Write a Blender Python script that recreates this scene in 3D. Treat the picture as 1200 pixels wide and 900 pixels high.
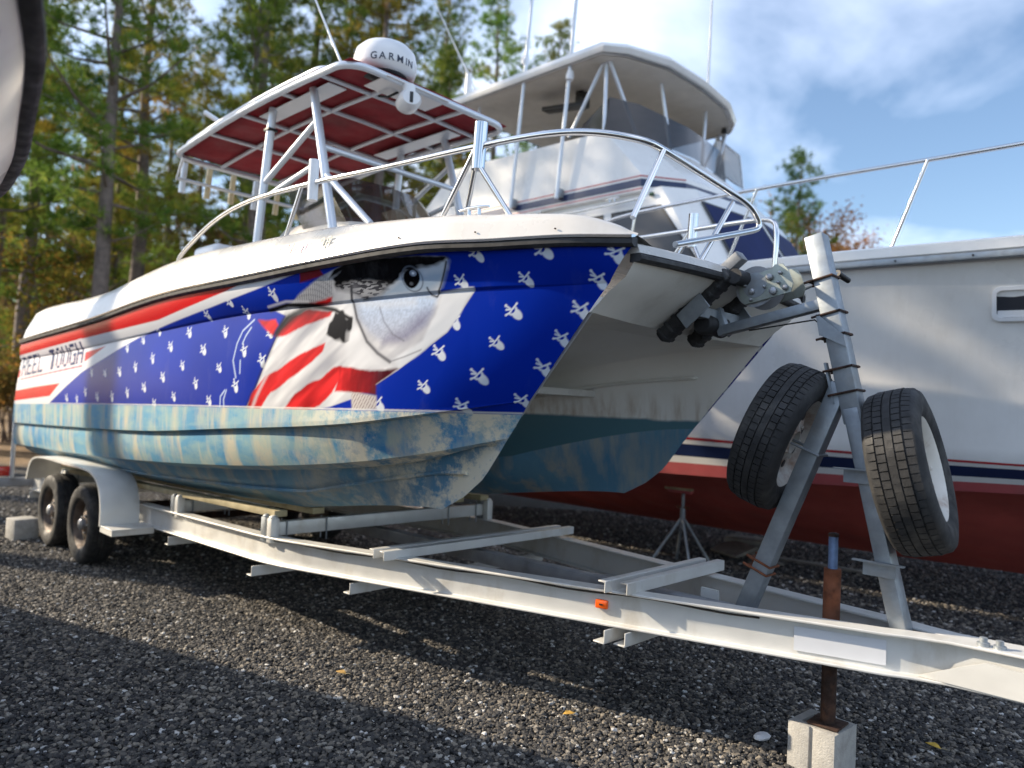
import bpy, bmesh, math, random
import numpy as np
from mathutils import Vector, Matrix

for o in list(bpy.data.objects):
    bpy.data.objects.remove(o)
scene = bpy.context.scene
COL = scene.collection
rad = math.radians
RND = random.Random(7)

# ------------------------------------------------------------------ camera
CAM_H = 1.44
PITCH = math.atan(27.29 / 867.0)
ROLL = rad(2.638)
cam = bpy.data.cameras.new('camera')
cam.sensor_width = 36.0
cam.lens = 867.0 / 1200.0 * 36.0
cam.clip_end = 3000.0
cam.clip_start = 0.05
cam.dof.use_dof = True
cam.dof.focus_distance = 3.25
cam.dof.aperture_fstop = 1.4
cam_o = bpy.data.objects.new('camera', cam)
COL.objects.link(cam_o)
R0 = Vector((1, 0, 0)); U0 = Vector((0, -math.sin(PITCH), math.cos(PITCH))); F0 = Vector((0, math.cos(PITCH), math.sin(PITCH)))
Rc = R0 * math.cos(ROLL) + U0 * math.sin(ROLL)
Uc = -R0 * math.sin(ROLL) + U0 * math.cos(ROLL)
M = Matrix((Rc, Uc, -F0)).transposed().to_4x4()
M.translation = Vector((0, 0, CAM_H))
cam_o.matrix_world = M
scene.camera = cam_o

# ------------------------------------------------------------------ sky, sun, exposure
SUN_EL = rad(26.0)
SUN_DIR = Vector((-.971, .239, 0)).normalized() * math.cos(SUN_EL) + Vector((0, 0, math.sin(SUN_EL)))
world = bpy.data.worlds.new('World'); scene.world = world; world.use_nodes = True
nt = world.node_tree; nt.nodes.clear()
def N(tree, typ, **kw):
    n = tree.nodes.new(typ)
    for k, v in kw.items():
        setattr(n, k, v)
    return n
sky = N(nt, 'ShaderNodeTexSky', sky_type='NISHITA', sun_disc=False)
sky.sun_elevation = SUN_EL
sky.sun_rotation = math.atan2(SUN_DIR.x, SUN_DIR.y)
sky.air_density = 1.0; sky.dust_density = 0.6; sky.ozone_density = 2.0
tc = N(nt, 'ShaderNodeTexCoord')
sep = N(nt, 'ShaderNodeSeparateXYZ'); nt.links.new(tc.outputs['Generated'], sep.inputs[0])
ad = N(nt, 'ShaderNodeMath', operation='ADD'); ad.inputs[1].default_value = .18; nt.links.new(sep.outputs[2], ad.inputs[0])
mx = N(nt, 'ShaderNodeMath', operation='MAXIMUM'); mx.inputs[1].default_value = .05; nt.links.new(ad.outputs[0], mx.inputs[0])
dx = N(nt, 'ShaderNodeMath', operation='DIVIDE'); nt.links.new(sep.outputs[0], dx.inputs[0]); nt.links.new(mx.outputs[0], dx.inputs[1])
dy = N(nt, 'ShaderNodeMath', operation='DIVIDE'); nt.links.new(sep.outputs[1], dy.inputs[0]); nt.links.new(mx.outputs[0], dy.inputs[1])
cmb = N(nt, 'ShaderNodeCombineXYZ'); nt.links.new(dx.outputs[0], cmb.inputs[0]); nt.links.new(dy.outputs[0], cmb.inputs[1])
cn = N(nt, 'ShaderNodeTexNoise'); cn.inputs['Scale'].default_value = .9; cn.inputs['Detail'].default_value = 8; cn.inputs['Roughness'].default_value = .52; cn.inputs['Distortion'].default_value = .35
nt.links.new(cmb.outputs[0], cn.inputs['Vector'])
cr = N(nt, 'ShaderNodeMapRange'); cr.inputs[1].default_value = .43; cr.inputs[2].default_value = .70; cr.inputs[4].default_value = .9
nt.links.new(cn.outputs['Fac'], cr.inputs[0])
cm = N(nt, 'ShaderNodeMix', data_type='RGBA'); nt.links.new(cr.outputs[0], cm.inputs['Factor'])
nt.links.new(sky.outputs[0], cm.inputs['A']); cm.inputs['B'].default_value = (8.4, 9.2, 11.0, 1)
bg = N(nt, 'ShaderNodeBackground'); bg.inputs['Strength'].default_value = .12
nt.links.new(cm.outputs['Result'], bg.inputs['Color'])
wo = N(nt, 'ShaderNodeOutputWorld'); nt.links.new(bg.outputs[0], wo.inputs[0])
sl = bpy.data.lights.new('sun', 'SUN'); sl.energy = 5.0; sl.angle = rad(.55); sl.color = (1.0, .85, .64)
sun = bpy.data.objects.new('sun', sl); COL.objects.link(sun)
sun.rotation_euler = SUN_DIR.to_track_quat('Z', 'Y').to_euler()
scene.view_settings.view_transform = 'Standard'
scene.view_settings.look = 'None'
scene.view_settings.gamma = 1.0
scene.view_settings.use_curve_mapping = False
scene.view_settings.exposure = 0.92
scene.cycles.use_denoising = True
scene.cycles.max_bounces = 7
scene.cycles.transparent_max_bounces = 16

# ------------------------------------------------------------------ materials
def newmat(name):
    m = bpy.data.materials.new(name); m.use_nodes = True
    t = m.node_tree; t.nodes.clear()
    out = N(t, 'ShaderNodeOutputMaterial'); b = N(t, 'ShaderNodeBsdfPrincipled')
    t.links.new(b.outputs[0], out.inputs[0])
    return m, t, b, out
def noise(t, scale, detail=5, rough=.55, stretch=None, coord='Object'):
    c = N(t, 'ShaderNodeTexCoord'); n = N(t, 'ShaderNodeTexNoise')
    n.inputs['Scale'].default_value = scale; n.inputs['Detail'].default_value = detail; n.inputs['Roughness'].default_value = rough
    if stretch:
        mp = N(t, 'ShaderNodeMapping'); mp.inputs['Scale'].default_value = stretch
        t.links.new(c.outputs[coord], mp.inputs[0]); t.links.new(mp.outputs[0], n.inputs['Vector'])
    else:
        t.links.new(c.outputs[coord], n.inputs['Vector'])
    return n.outputs['Fac']
def rng(t, sock, a, b, lo=0, hi=1):
    r = N(t, 'ShaderNodeMapRange'); r.inputs[1].default_value = a; r.inputs[2].default_value = b; r.inputs[3].default_value = lo; r.inputs[4].default_value = hi
    t.links.new(sock, r.inputs[0]); return r.outputs[0]
def mix(t, fac, A, B, blend='MIX'):
    x = N(t, 'ShaderNodeMix', data_type='RGBA', blend_type=blend)
    if hasattr(fac, 'links'): t.links.new(fac, x.inputs['Factor'])
    else: x.inputs['Factor'].default_value = fac
    for k, v in (('A', A), ('B', B)):
        if hasattr(v, 'links'): t.links.new(v, x.inputs[k])
        else: x.inputs[k].default_value = (*v[:3], 1)
    return x.outputs['Result']
def bump(t, b, sock, strength=.3, dist=.01):
    n = N(t, 'ShaderNodeBump'); n.inputs['Strength'].default_value = strength; n.inputs['Distance'].default_value = dist
    t.links.new(sock, n.inputs['Height']); t.links.new(n.outputs[0], b.inputs['Normal'])
def mat(name, base, rough=.5, metal=0., var=.12, scale=6., dirt=None, damt=.35, dscale=3., bmp=0., bscale=60., coat=0., stretch=None, spec=.5, rust=0., streak=0.):
    m, t, b, out = newmat(name)
    c = mix(t, rng(t, noise(t, scale), .3, .7), tuple(x * (1 - var) for x in base), tuple(min(1, x * (1 + var)) for x in base))
    if dirt:
        c = mix(t, rng(t, noise(t, dscale, 8, .65, stretch), .52, .72, 0, damt), c, dirt)
        r = rng(t, noise(t, dscale * 2.2, 6), .35, .7, rough * .8, min(1, rough * 1.35)); t.links.new(r, b.inputs['Roughness'])
    else:
        b.inputs['Roughness'].default_value = rough
    if streak: c = mix(t, rng(t, noise(t, 5, 7, .62, (2.2, 2.2, .10)), .52, .78, 0, streak), c, (.40, .36, .29))
    if rust: c = mix(t, rng(t, noise(t, 9, 9, .74, (1, 1, .45)), .66, .76, 0, rust), c, (.20, .085, .035))
    t.links.new(c, b.inputs['Base Color'])
    b.inputs['Metallic'].default_value = metal
    b.inputs['Coat Weight'].default_value = coat; b.inputs['Coat Roughness'].default_value = .08
    b.inputs['Specular IOR Level'].default_value = spec
    if bmp: bump(t, b, noise(t, bscale, 4), bmp, .004)
    return m
MT = {}
MT['gel'] = mat('gelcoat', (.56, .54, .51), .28, var=.03, dirt=(.45, .40, .33), damt=.3, dscale=2.5, coat=.25, stretch=(1, 1, .3), streak=.2)
MT['gel_aged'] = mat('aged_gelcoat', (.74, .72, .67), .4, var=.05, dirt=(.36, .31, .24), damt=.5, dscale=1.8, stretch=(1.2, 1.2, .35))
MT['gel_boat2'] = mat('white_hull_gelcoat', (.76, .75, .73), .3, var=.03, dirt=(.52, .48, .42), damt=.35, dscale=.9, coat=.2, stretch=(.6, .6, .2), streak=.15)
MT['rubber'] = mat('black_rubber', (.022, .022, .024), .6, var=.25, dirt=(.10, .10, .10), damt=.4, dscale=9)
MT['tyre'] = mat('tyre_rubber', (.020, .020, .021), .78, var=.3, scale=14, dirt=(.085, .078, .068), damt=.6, dscale=7, bmp=.25, bscale=160)
MT['alloy'] = mat('aluminium_tube', (.62, .66, .72), .34, .75, .06, 4, dirt=(.36, .38, .42), damt=.3, dscale=8)
MT['white_tube'] = mat('white_coated_tube', (.66, .70, .76), .35, .35, .04, 4)
MT['chrome'] = mat('stainless_steel', (.68, .68, .68), .13, 1., .05, 6)
MT['galv'] = mat('galvanised_steel', (.29, .32, .35), .48, .55, .16, 18, dirt=(.30, .27, .23), damt=.45, dscale=6, bmp=.12, bscale=40, rust=.6)
MT['beam'] = mat('white_painted_beam', (.64, .64, .62), .42, .25, .05, 5, dirt=(.42, .37, .29), damt=.55, dscale=5, stretch=(1, 1, .5), bmp=.05, bscale=30, rust=.7)
MT['beam_dark'] = mat('weathered_centre_tube', (.30, .31, .33), .55, .3, .2, 7, dirt=(.13, .12, .10), damt=.6, dscale=5)
MT['rust'] = mat('rusty_steel', (.19, .063, .028), .82, .15, .45, 22, dirt=(.06, .028, .018), damt=.8, dscale=11, bmp=.5, bscale=90)
MT['rust_dark'] = mat('dark_rusty_steel', (.040, .020, .014), .8, .2, .5, 25, dirt=(.14, .06, .03), damt=.6, dscale=15, bmp=.4, bscale=90)
MT['rim_spare'] = mat('white_rim_rust_stained', (.60, .57, .52), .5, .1, .08, 10, dirt=(.24, .10, .035), damt=.95, dscale=6)
MT['rim_old'] = mat('dull_brown_rim', (.11, .085, .07), .6, .4, .3, 14, dirt=(.20, .12, .07), damt=.6, dscale=12)
MT['hub'] = mat('grey_hub', (.35, .36, .38), .4, .7, .2, 20)
MT['timber'] = mat('weathered_timber', (.42, .36, .22), .8, 0, .2, 9, dirt=(.15, .14, .06), damt=.6, dscale=5, bmp=.3, bscale=50)
MT['concrete'] = mat('concrete', (.36, .35, .33), .92, 0, .12, 30, dirt=(.22, .21, .19), damt=.5, dscale=12, bmp=.7, bscale=140)
MT['white_plastic'] = mat('white_plastic', (.74, .75, .77), .3, 0, .03, 5, coat=.2)
MT['black_plastic'] = mat('black_plastic', (.012, .012, .013), .45, 0, .2)
MT['ink'] = mat('dark_lettering', (.03, .04, .07), .5)
MT['orange'] = mat('orange_lens', (.85, .12, .01), .25, 0, .1, coat=.5)
MT['redlens'] = mat('red_lens', (.55, .02, .015), .25, 0, .1, coat=.5)
MT['navy'] = mat('navy_stripe', (.012, .022, .075), .3, coat=.2)
MT['navy_cover'] = mat('navy_window_cover', (.010, .018, .080), .7, var=.2, scale=2, spec=.2)
MT['red_thin'] = mat('red_pinstripe', (.42, .02, .03), .3)
MT['red_boot'] = mat('red_boot_stripe', (.48, .10, .105), .5, var=.1, dirt=(.36, .16, .15), damt=.5, dscale=1.5, stretch=(1, 1, 3))
MT['red_bottom'] = mat('red_bottom_paint', (.58, .105, .085), .75, var=.15, scale=2, dirt=(.40, .075, .06), damt=.6, dscale=1.3, bmp=.15, bscale=30)
MT['beige'] = mat('beige_headliner', (.56, .52, .46), .6, var=.06, dirt=(.33, .29, .23), damt=.35, dscale=2)
MT['canvas'] = mat('burgundy_canvas', (.24, .010, .018), .85, var=.22, scale=3, dirt=(.09, .006, .01), damt=.6, dscale=2, bmp=.15, bscale=200)
MT['leaf_litter'] = mat('dry_leaves', (.28, .17, .07), .9, var=.4, scale=20)
MT['cap_yellow'] = mat('yellowed_rod_holder', (.60, .50, .30), .45, var=.15)
MT['strap'] = mat('grey_strap', (.30, .31, .33), .7, var=.2)
MT['bark'] = mat('pine_bark', (.150, .118, .100), .92, 0, .35, 8, dirt=(.055, .042, .036), damt=.85, dscale=5, bmp=.9, bscale=22, stretch=(1, 1, .25))

def glass(name, tint, alpha, rough=.06):
    m, t, b, out = newmat(name)
    b.inputs['Base Color'].default_value = (*tint, 1); b.inputs['Roughness'].default_value = rough
    b.inputs['Alpha'].default_value = alpha; b.inputs['Specular IOR Level'].default_value = .7
    return m
MT['smoked'] = glass('smoked_acrylic', (.030, .026, .026), .82)
MT['clear'] = glass('clear_vinyl', (.62, .54, .46), .45, .2)
MT['winglass'] = glass('cabin_window_glass', (.016, .020, .030), .98, .35)

def foliage(name, c1, c2, c3, trans=.35):
    m, t, b, out = newmat(name)
    t.nodes.remove(b)
    at = N(t, 'ShaderNodeAttribute'); at.attribute_name = 'var'
    oi = N(t, 'ShaderNodeObjectInfo')
    c = mix(t, rng(t, at.outputs['Fac'], 0, .6), c1, c2)
    c = mix(t, rng(t, at.outputs['Fac'], .62, 1.), c, c3)
    h = N(t, 'ShaderNodeHueSaturation'); t.links.new(c, h.inputs['Color'])
    t.links.new(rng(t, oi.outputs['Random'], 0, 1, .75, 1.25), h.inputs['Value'])
    t.links.new(rng(t, oi.outputs['Random'], 0, 1, .485, .515), h.inputs['Hue'])
    d = N(t, 'ShaderNodeBsdfDiffuse'); tr = N(t, 'ShaderNodeBsdfTranslucent'); ms = N(t, 'ShaderNodeMixShader'); ms.inputs[0].default_value = trans
    t.links.new(h.outputs[0], d.inputs[0]); t.links.new(h.outputs[0], tr.inputs[0])
    t.links.new(d.outputs[0], ms.inputs[1]); t.links.new(tr.outputs[0], ms.inputs[2]); t.links.new(ms.outputs[0], out.inputs[0])
    return m
MT['needles'] = foliage('pine_needles', (.085, .165, .035), (.19, .26, .05), (.38, .32, .065), .5)
MT['needles_y'] = foliage('yellowing_pine_needles', (.16, .20, .04), (.34, .31, .06), (.48, .30, .07), .5)
MT['leaf_rust'] = foliage('rust_leaves', (.24, .11, .05), (.38, .18, .07), (.45, .30, .10), .45)
MT['leaf_olive'] = foliage('olive_leaves', (.11, .12, .04), (.23, .18, .06), (.38, .22, .07), .45)
MT['far_leaves'] = foliage('brown_far_leaves', (.17, .13, .06), (.27, .19, .09), (.36, .25, .11), .45)
MT['leaf_gold'] = foliage('gold_green_leaves', (.14, .19, .035), (.32, .27, .05), (.48, .26, .06), .45)

# ------------------------------------------------------------------ mesh helpers
def link(o, parent=None):
    COL.objects.link(o)
    if parent is not None:
        o.parent = parent
        if parent.name in OFF: o.location = OFF[parent.name]
    return o
OFF = {}
def tag(o, label=None, cat=None, group=None, kind=None):
    if label: o['label'] = label
    if cat: o['category'] = cat
    if group: o['group'] = group
    if kind: o['kind'] = kind
    return o
def empty(name, loc=(0, 0, 0), rz=0.):
    o = bpy.data.objects.new(name, None); o.empty_display_size = .2
    o.location = loc; o.rotation_euler = (0, 0, rz); COL.objects.link(o); return o
def copy_tree(o, parent=None):
    c = o.copy(); COL.objects.link(c); c.parent = parent
    for ch in list(o.children): copy_tree(ch, c)
    return c
def frame(d, up=Vector((0, 0, 1))):
    d = Vector(d).normalized(); up = Vector(up)
    if abs(d.dot(up)) > .985: up = Vector((1, 0, 0))
    x = up.cross(d).normalized(); y = d.cross(x).normalized()
    return x, y, d
class MB:
    def __init__(s): s.v = []; s.f = []; s.mi = []
    def add(s, verts, faces, mi=0):
        k = len(s.v); s.v += [tuple(p) for p in verts]; s.f += [tuple(i + k for i in f) for f in faces]; s.mi += [mi] * len(faces); return s
    def box(s, c, size, R=None, mi=0):
        c = Vector(c); h = Vector(size) / 2
        P = [Vector((x * h.x, y * h.y, z * h.z)) for x in (-1, 1) for y in (-1, 1) for z in (-1, 1)]
        if R is not None: P = [R @ p for p in P]
        return s.add([c + p for p in P], [(0, 1, 3, 2), (4, 6, 7, 5), (0, 4, 5, 1), (2, 3, 7, 6), (0, 2, 6, 4), (1, 5, 7, 3)], mi)
    def bar(s, p, q, w, h, up=(0, 0, 1), mi=0):
        p = Vector(p); q = Vector(q); x, y, d = frame(q - p, up)
        R = Matrix((x, y, d)).transposed()
        return s.box((p + q) / 2, (w, h, (q - p).length), R, mi)
    def loft(s, rings, cap=True, closed=True, mi=0):
        n = len(rings[0]); k = len(s.v)
        for r in rings: s.v += [tuple(p) for p in r]
        m = n if closed else n - 1
        for i in range(len(rings) - 1):
            for j in range(m):
                a = k + i*n + j; b_ = k + i*n + (j+1) % n
                s.f.append((a, b_, b_ + n, a + n)); s.mi.append(mi)
        if cap and closed:
            s.f.append(tuple(k + j for j in reversed(range(n)))); s.f.append(tuple(k + (len(rings)-1)*n + j for j in range(n))); s.mi += [mi, mi]
        return s
    def tube(s, pts, r, n=10, cap=True, mi=0):
        pts = [Vector(p) for p in pts]; rs = r if isinstance(r, (list, tuple)) else [r] * len(pts)
        rings = []; up = None
        for i, p in enumerate(pts):
            d = (pts[min(i+1, len(pts)-1)] - pts[max(i-1, 0)])
            if up is None: x, y, d = frame(d)
            else:
                d = d.normalized(); x = up.cross(d)
                if x.length < 1e-6: x, y, d = frame(d)
                else: x.normalize(); y = d.cross(x)
            up = y
            rings.append([p + (x * math.cos(2*math.pi*j/n) + y * math.sin(2*math.pi*j/n)) * rs[i] for j in range(n)])
        return s.loft(rings, cap, True, mi)
    def prism(s, poly, n, thick, mi=0):
        """planar polygon extruded by thick along n"""
        n = Vector(n).normalized() * thick; k = len(poly)
        A = [Vector(p) for p in poly]; B = [p + n for p in A]
        return s.add(A + B, [tuple(reversed(range(k))), tuple(range(k, 2*k))] + [(i, (i+1) % k, k + (i+1) % k, k + i) for i in range(k)], mi)
    def lathe(s, prof, c, axis, n=32, mi=0, close=False):
        """prof: list of (radius, along-axis)"""
        x, y, d = frame(axis); c = Vector(c)
        rings = [[c + d * h + (x * math.cos(2*math.pi*j/n) + y * math.sin(2*math.pi*j/n)) * r for j in range(n)] for r, h in prof]
        if close: rings.append(rings[0])
        return s.loft(rings, not close, True, mi)
    def build(s, name, m, parent=None, smooth=None, bevel=0., seg=2):
        me = bpy.data.meshes.new(name); me.from_pydata(s.v, [], s.f)
        bm = bmesh.new(); bm.from_mesh(me); bmesh.ops.recalc_face_normals(bm, faces=bm.faces); 
        if bevel:
            ed = [e for e in bm.edges if len(e.link_faces) == 2 and e.calc_face_angle(0) > rad(35)]
            bmesh.ops.bevel(bm, geom=ed, offset=bevel, segments=seg, profile=.5, affect='EDGES', clamp_overlap=True)
        bm.to_mesh(me); bm.free()
        ms = m if isinstance(m, (list, tuple)) else [m]
        for x in ms: me.materials.append(MT[x] if isinstance(x, str) else x)
        if len(ms) > 1 and not bevel:
            for p, i in zip(me.polygons, s.mi): p.material_index = i
        if smooth is not None or bevel:
            me.shade_smooth(); me.set_sharp_from_angle(angle=rad(smooth or 40))
        o = bpy.data.objects.new(name, me); return link(o, parent)
def npmesh(name, V, F, m, parent=None, smooth=None):
    """V (n,3), F (m,k) numpy arrays"""
    me = bpy.data.meshes.new(name); k = F.shape[1]
    me.vertices.add(len(V)); me.vertices.foreach_set('co', np.ascontiguousarray(V, np.float32).ravel())
    me.loops.add(F.size); me.loops.foreach_set('vertex_index', np.ascontiguousarray(F, np.int32).ravel())
    me.polygons.add(len(F)); me.polygons.foreach_set('loop_start', np.arange(0, F.size, k, dtype=np.int32))
    me.polygons.foreach_set('loop_total', np.full(len(F), k, np.int32))
    me.update(calc_edges=True); me.validate()
    me.materials.append(MT[m] if isinstance(m, str) else m)
    if smooth: me.shade_smooth()
    o = bpy.data.objects.new(name, me); return link(o, parent)
def gridfaces(nr, nc, flip=False):
    i = np.arange(nr - 1)[:, None] * nc + np.arange(nc - 1)[None]; i = i.ravel()
    F = np.stack([i, i + 1, i + nc + 1, i + nc], -1)
    return F[:, ::-1] if flip else F

# common yard frame: x = towards the bows, y = away from the camera side, z = up; s counts metres aft of the tongue
YAW = rad(46.177); APEX = (1.759, 2.705, 0.0)
RZ = YAW - math.pi / 2
def V(s_, t_, z_): return Vector((-s_, t_, z_))
def to_world(s_, t_, z_=0.): return Matrix.Rotation(RZ, 4, 'Z') @ V(s_, t_, z_) + Vector(APEX)
def yard(name, s_=0., t_=0., z_=0.):
    """an Empty at (s, t, z) of the yard frame; its parts are then written in yard coordinates"""
    o = empty(name, to_world(s_, t_, z_), RZ); OFF[o.name] = -V(s_, t_, z_); return o
# ------------------------------------------------------------------ structure: ground
def ground_mat():
    m, t, b, out = newmat('gravel_ground')
    c = N(t, 'ShaderNodeTexCoord')
    vo = N(t, 'ShaderNodeTexVoronoi'); vo.inputs['Scale'].default_value = 55; t.links.new(c.outputs['Object'], vo.inputs['Vector'])
    col = mix(t, rng(t, vo.outputs['Color'], .1, .9), (.012, .012, .013), (.055, .053, .053))
    sp = N(t, 'ShaderNodeSeparateColor'); t.links.new(vo.outputs['Color'], sp.inputs[0])
    col = mix(t, rng(t, sp.outputs[1], .95, .98), col, (.20, .19, .18))
    col = mix(t, rng(t, noise(t, .7, 6), .35, .7, 0, .45), col, (.045, .040, .036))
    # leaf litter and pine straw under the trees, beyond the gravel
    sx = N(t, 'ShaderNodeSeparateXYZ'); t.links.new(c.outputs['Object'], sx.inputs[0])
    e = N(t, 'ShaderNodeMath', operation='MULTIPLY_ADD'); e.inputs[1].default_value = 4.0; t.links.new(noise(t, .35, 6), e.inputs[0]); t.links.new(sx.outputs[1], e.inputs[2])
    lit = mix(t, rng(t, noise(t, 5, 8, .7), .3, .7), (.10, .065, .035), (.30, .19, .09))
    col = mix(t, rng(t, e.outputs[0], 14.0, 16.0), col, lit)
    t.links.new(col, b.inputs['Base Color']); b.inputs['Roughness'].default_value = .9
    bump(t, b, vo.outputs['Distance'], .9, -.02)
    return m
MT['ground'] = ground_mat()
g = MB(); g.add([(-400, -400, 0), (400, -400, 0), (400, 900, 0), (-400, 900, 0)], [(0, 1, 2, 3)])
tag(g.build('ground', 'ground'), kind='structure')

def stone_mat():
    m, t, b, out = newmat('crushed_stone')
    oi = N(t, 'ShaderNodeObjectInfo')
    r = N(t, 'ShaderNodeValToRGB'); el = r.color_ramp.elements
    r.color_ramp.interpolation = 'LINEAR'
    el[0].position = 0; el[0].color = (.018, .018, .020, 1); el[1].position = 1; el[1].color = (.62, .61, .59, 1)
    for p, c in ((.30, (.037, .036, .037, 1)), (.55, (.078, .073, .068, 1)), (.76, (.145, .128, .108, 1)), (.90, (.24, .21, .17, 1)), (.965, (.30, .28, .25, 1)), (.985, (.55, .54, .52, 1))):
        x = el.new(p); x.color = c
    t.links.new(oi.outputs['Random'], r.inputs[0])
    c = mix(t, rng(t, noise(t, 40, 3), .3, .7, 0, .25), r.outputs[0], (.03, .03, .031))
    t.links.new(c, b.inputs['Base Color']); b.inputs['Roughness'].default_value = .8
    return m
MT['stone'] = stone_mat()
def gravel(name, poly, dens, smin, smax, seed, label):
    me = bpy.data.meshes.new(name); me.from_pydata([(x, y, .007) for x, y in poly], [], [tuple(range(len(poly)))])
    o = bpy.data.objects.new(name, me); COL.objects.link(o)
    ng = bpy.data.node_groups.new(name, 'GeometryNodeTree')
    ng.interface.new_socket('Geometry', in_out='INPUT', socket_type='NodeSocketGeometry'); ng.interface.new_socket('Geometry', in_out='OUTPUT', socket_type='NodeSocketGeometry')
    gi = N(ng, 'NodeGroupInput'); go = N(ng, 'NodeGroupOutput'); L = ng.links.new
    dp = N(ng, 'GeometryNodeDistributePointsOnFaces'); L(gi.outputs[0], dp.inputs['Mesh']); dp.inputs['Density'].default_value = dens; dp.inputs['Seed'].default_value = seed
    ic = N(ng, 'GeometryNodeMeshIcoSphere'); ic.inputs['Radius'].default_value = 1; ic.inputs['Subdivisions'].default_value = 2
    ns = N(ng, 'ShaderNodeTexNoise'); ns.inputs['Scale'].default_value = 1.1; ns.inputs['Detail'].default_value = 1
    sb = N(ng, 'ShaderNodeVectorMath', operation='SUBTRACT'); sb.inputs[1].default_value = (.5, .5, .5); L(ns.outputs['Color'], sb.inputs[0])
    sc = N(ng, 'ShaderNodeVectorMath', operation='SCALE'); sc.inputs['Scale'].default_value = 1.3; L(sb.outputs[0], sc.inputs[0])
    sp = N(ng, 'GeometryNodeSetPosition'); L(ic.outputs['Mesh'], sp.inputs['Geometry']); L(sc.outputs[0], sp.inputs['Offset'])
    sm = N(ng, 'GeometryNodeSetMaterial'); sm.inputs['Material'].default_value = MT['stone']; L(sp.outputs[0], sm.inputs['Geometry'])
    io = N(ng, 'GeometryNodeInstanceOnPoints'); L(dp.outputs['Points'], io.inputs['Points']); L(sm.outputs[0], io.inputs['Instance'])
    rr = N(ng, 'FunctionNodeRandomValue', data_type='FLOAT_VECTOR'); rr.inputs[0].default_value = (-.5, -.5, 0); rr.inputs[1].default_value = (.5, .5, 6.28)
    L(rr.outputs[0], io.inputs['Rotation'])
    rs = N(ng, 'FunctionNodeRandomValue', data_type='FLOAT'); rs.inputs[2].default_value = 0; rs.inputs[3].default_value = 1; rs.inputs['Seed'].default_value = 5
    pw = N(ng, 'ShaderNodeMath', operation='POWER'); pw.inputs[1].default_value = 2.2; L(rs.outputs[1], pw.inputs[0])
    mr = N(ng, 'ShaderNodeMapRange'); mr.inputs[3].default_value = smin; mr.inputs[4].default_value = smax; L(pw.outputs[0], mr.inputs[0])
    cv = N(ng, 'ShaderNodeCombineXYZ')
    for i, k in enumerate((1.2, .95, .62)):
        q = N(ng, 'ShaderNodeMath', operation='MULTIPLY'); q.inputs[1].default_value = k; L(mr.outputs[0], q.inputs[0]); L(q.outputs[0], cv.inputs[i])
    L(cv.outputs[0], io.inputs['Scale'])
    L(io.outputs[0], go.inputs[0])
    md = o.modifiers.new('scatter', 'NODES'); md.node_group = ng
    me.materials.append(MT['stone'])
    tag(o, label, 'gravel', kind='stuff')
gravel('gravel', [(-2.3, 1.7), (2.6, 1.7), (4.6, 4.5), (3.2, 5.4), (-5.0, 6.6), (-4.2, 4.6)], 6200, .0045, .0150, 3, 'dark crushed stone of the yard surface under the trailer tongue')
gravel('gravel', [(-5.0, 6.6), (3.2, 5.4), (4.6, 4.5), (7.5, 8.0), (6.5, 10.5), (-8, 11)], 1900, .007, .019, 8, 'dark crushed stone of the yard surface behind the trailer')
# ------------------------------------------------------------------ boat trailer
def zb(s_, t_): return .504 - .02374 * s_ - .0171 * t_          # underside of the frame beams
BH, WID, W0, SB = .16, .945, .08, 3.445
def beam_t(s_): return WID if s_ > SB else W0 + (WID - W0) * s_ / SB
TRL = yard('boat_trailer', 3.0, 0, 0)
tag(TRL, 'long white tandem-axle boat trailer carrying the flag-wrapped catamaran', 'trailer')
def ibeam(name, sg, path, mt='beam', par=TRL):
    """path: (s, outer t) ; I section, flanges .09 wide"""
    fw, ft, wt = .09, .011, .009; rings = []
    for i, (s_, t_) in enumerate(path):
        if 0 < i < len(path) - 1:
            d1 = Vector((path[i][0]-path[i-1][0], path[i][1]-path[i-1][1])).normalized(); d2 = Vector((path[i+1][0]-path[i][0], path[i+1][1]-path[i][1])).normalized(); d = (d1 + d2).normalized()
        else:
            j = max(i, 1); d = Vector((path[j][0]-path[j-1][0], path[j][1]-path[j-1][1])).normalized()
        nx, ny = -d.y, d.x                                       # towards the centre line for outer t > 0 handled by sign
        if ny > 0: nx, ny = -nx, -ny
        prof = [(0, 0), (fw, 0), (fw, ft), (fw/2 + wt/2, ft), (fw/2 + wt/2, BH - ft), (fw, BH - ft), (fw, BH), (0, BH), (0, BH - ft), (fw/2 - wt/2, BH - ft), (fw/2 - wt/2, ft), (0, ft)]
        ring = []
        for w, h in prof:
            ss = s_ + nx * w; tt = (t_ + ny * w) * sg
            ring.append(V(ss, tt, zb(s_, t_ * sg) + h))
        rings.append(ring)
    return MB().loft(rings).build(name, mt, par, bevel=.003, seg=1)
pth = [(8.7, WID), (6, WID), (SB + .22, WID), (SB + .08, WID - .006), (SB - .08, WID - .026), (SB - .3, beam_t(SB - .3))] + [(s_, beam_t(s_)) for s_ in (2.6, 1.8, 1.0, .5)] + [(.30, beam_t(.30) + .002), (.22, beam_t(.22) - .012), (.10, beam_t(.10) - .018), (-.1, .085), (-.75, .075)]
ibeam('side_beam', -1, pth); ibeam('side_beam', 1, pth)
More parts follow.
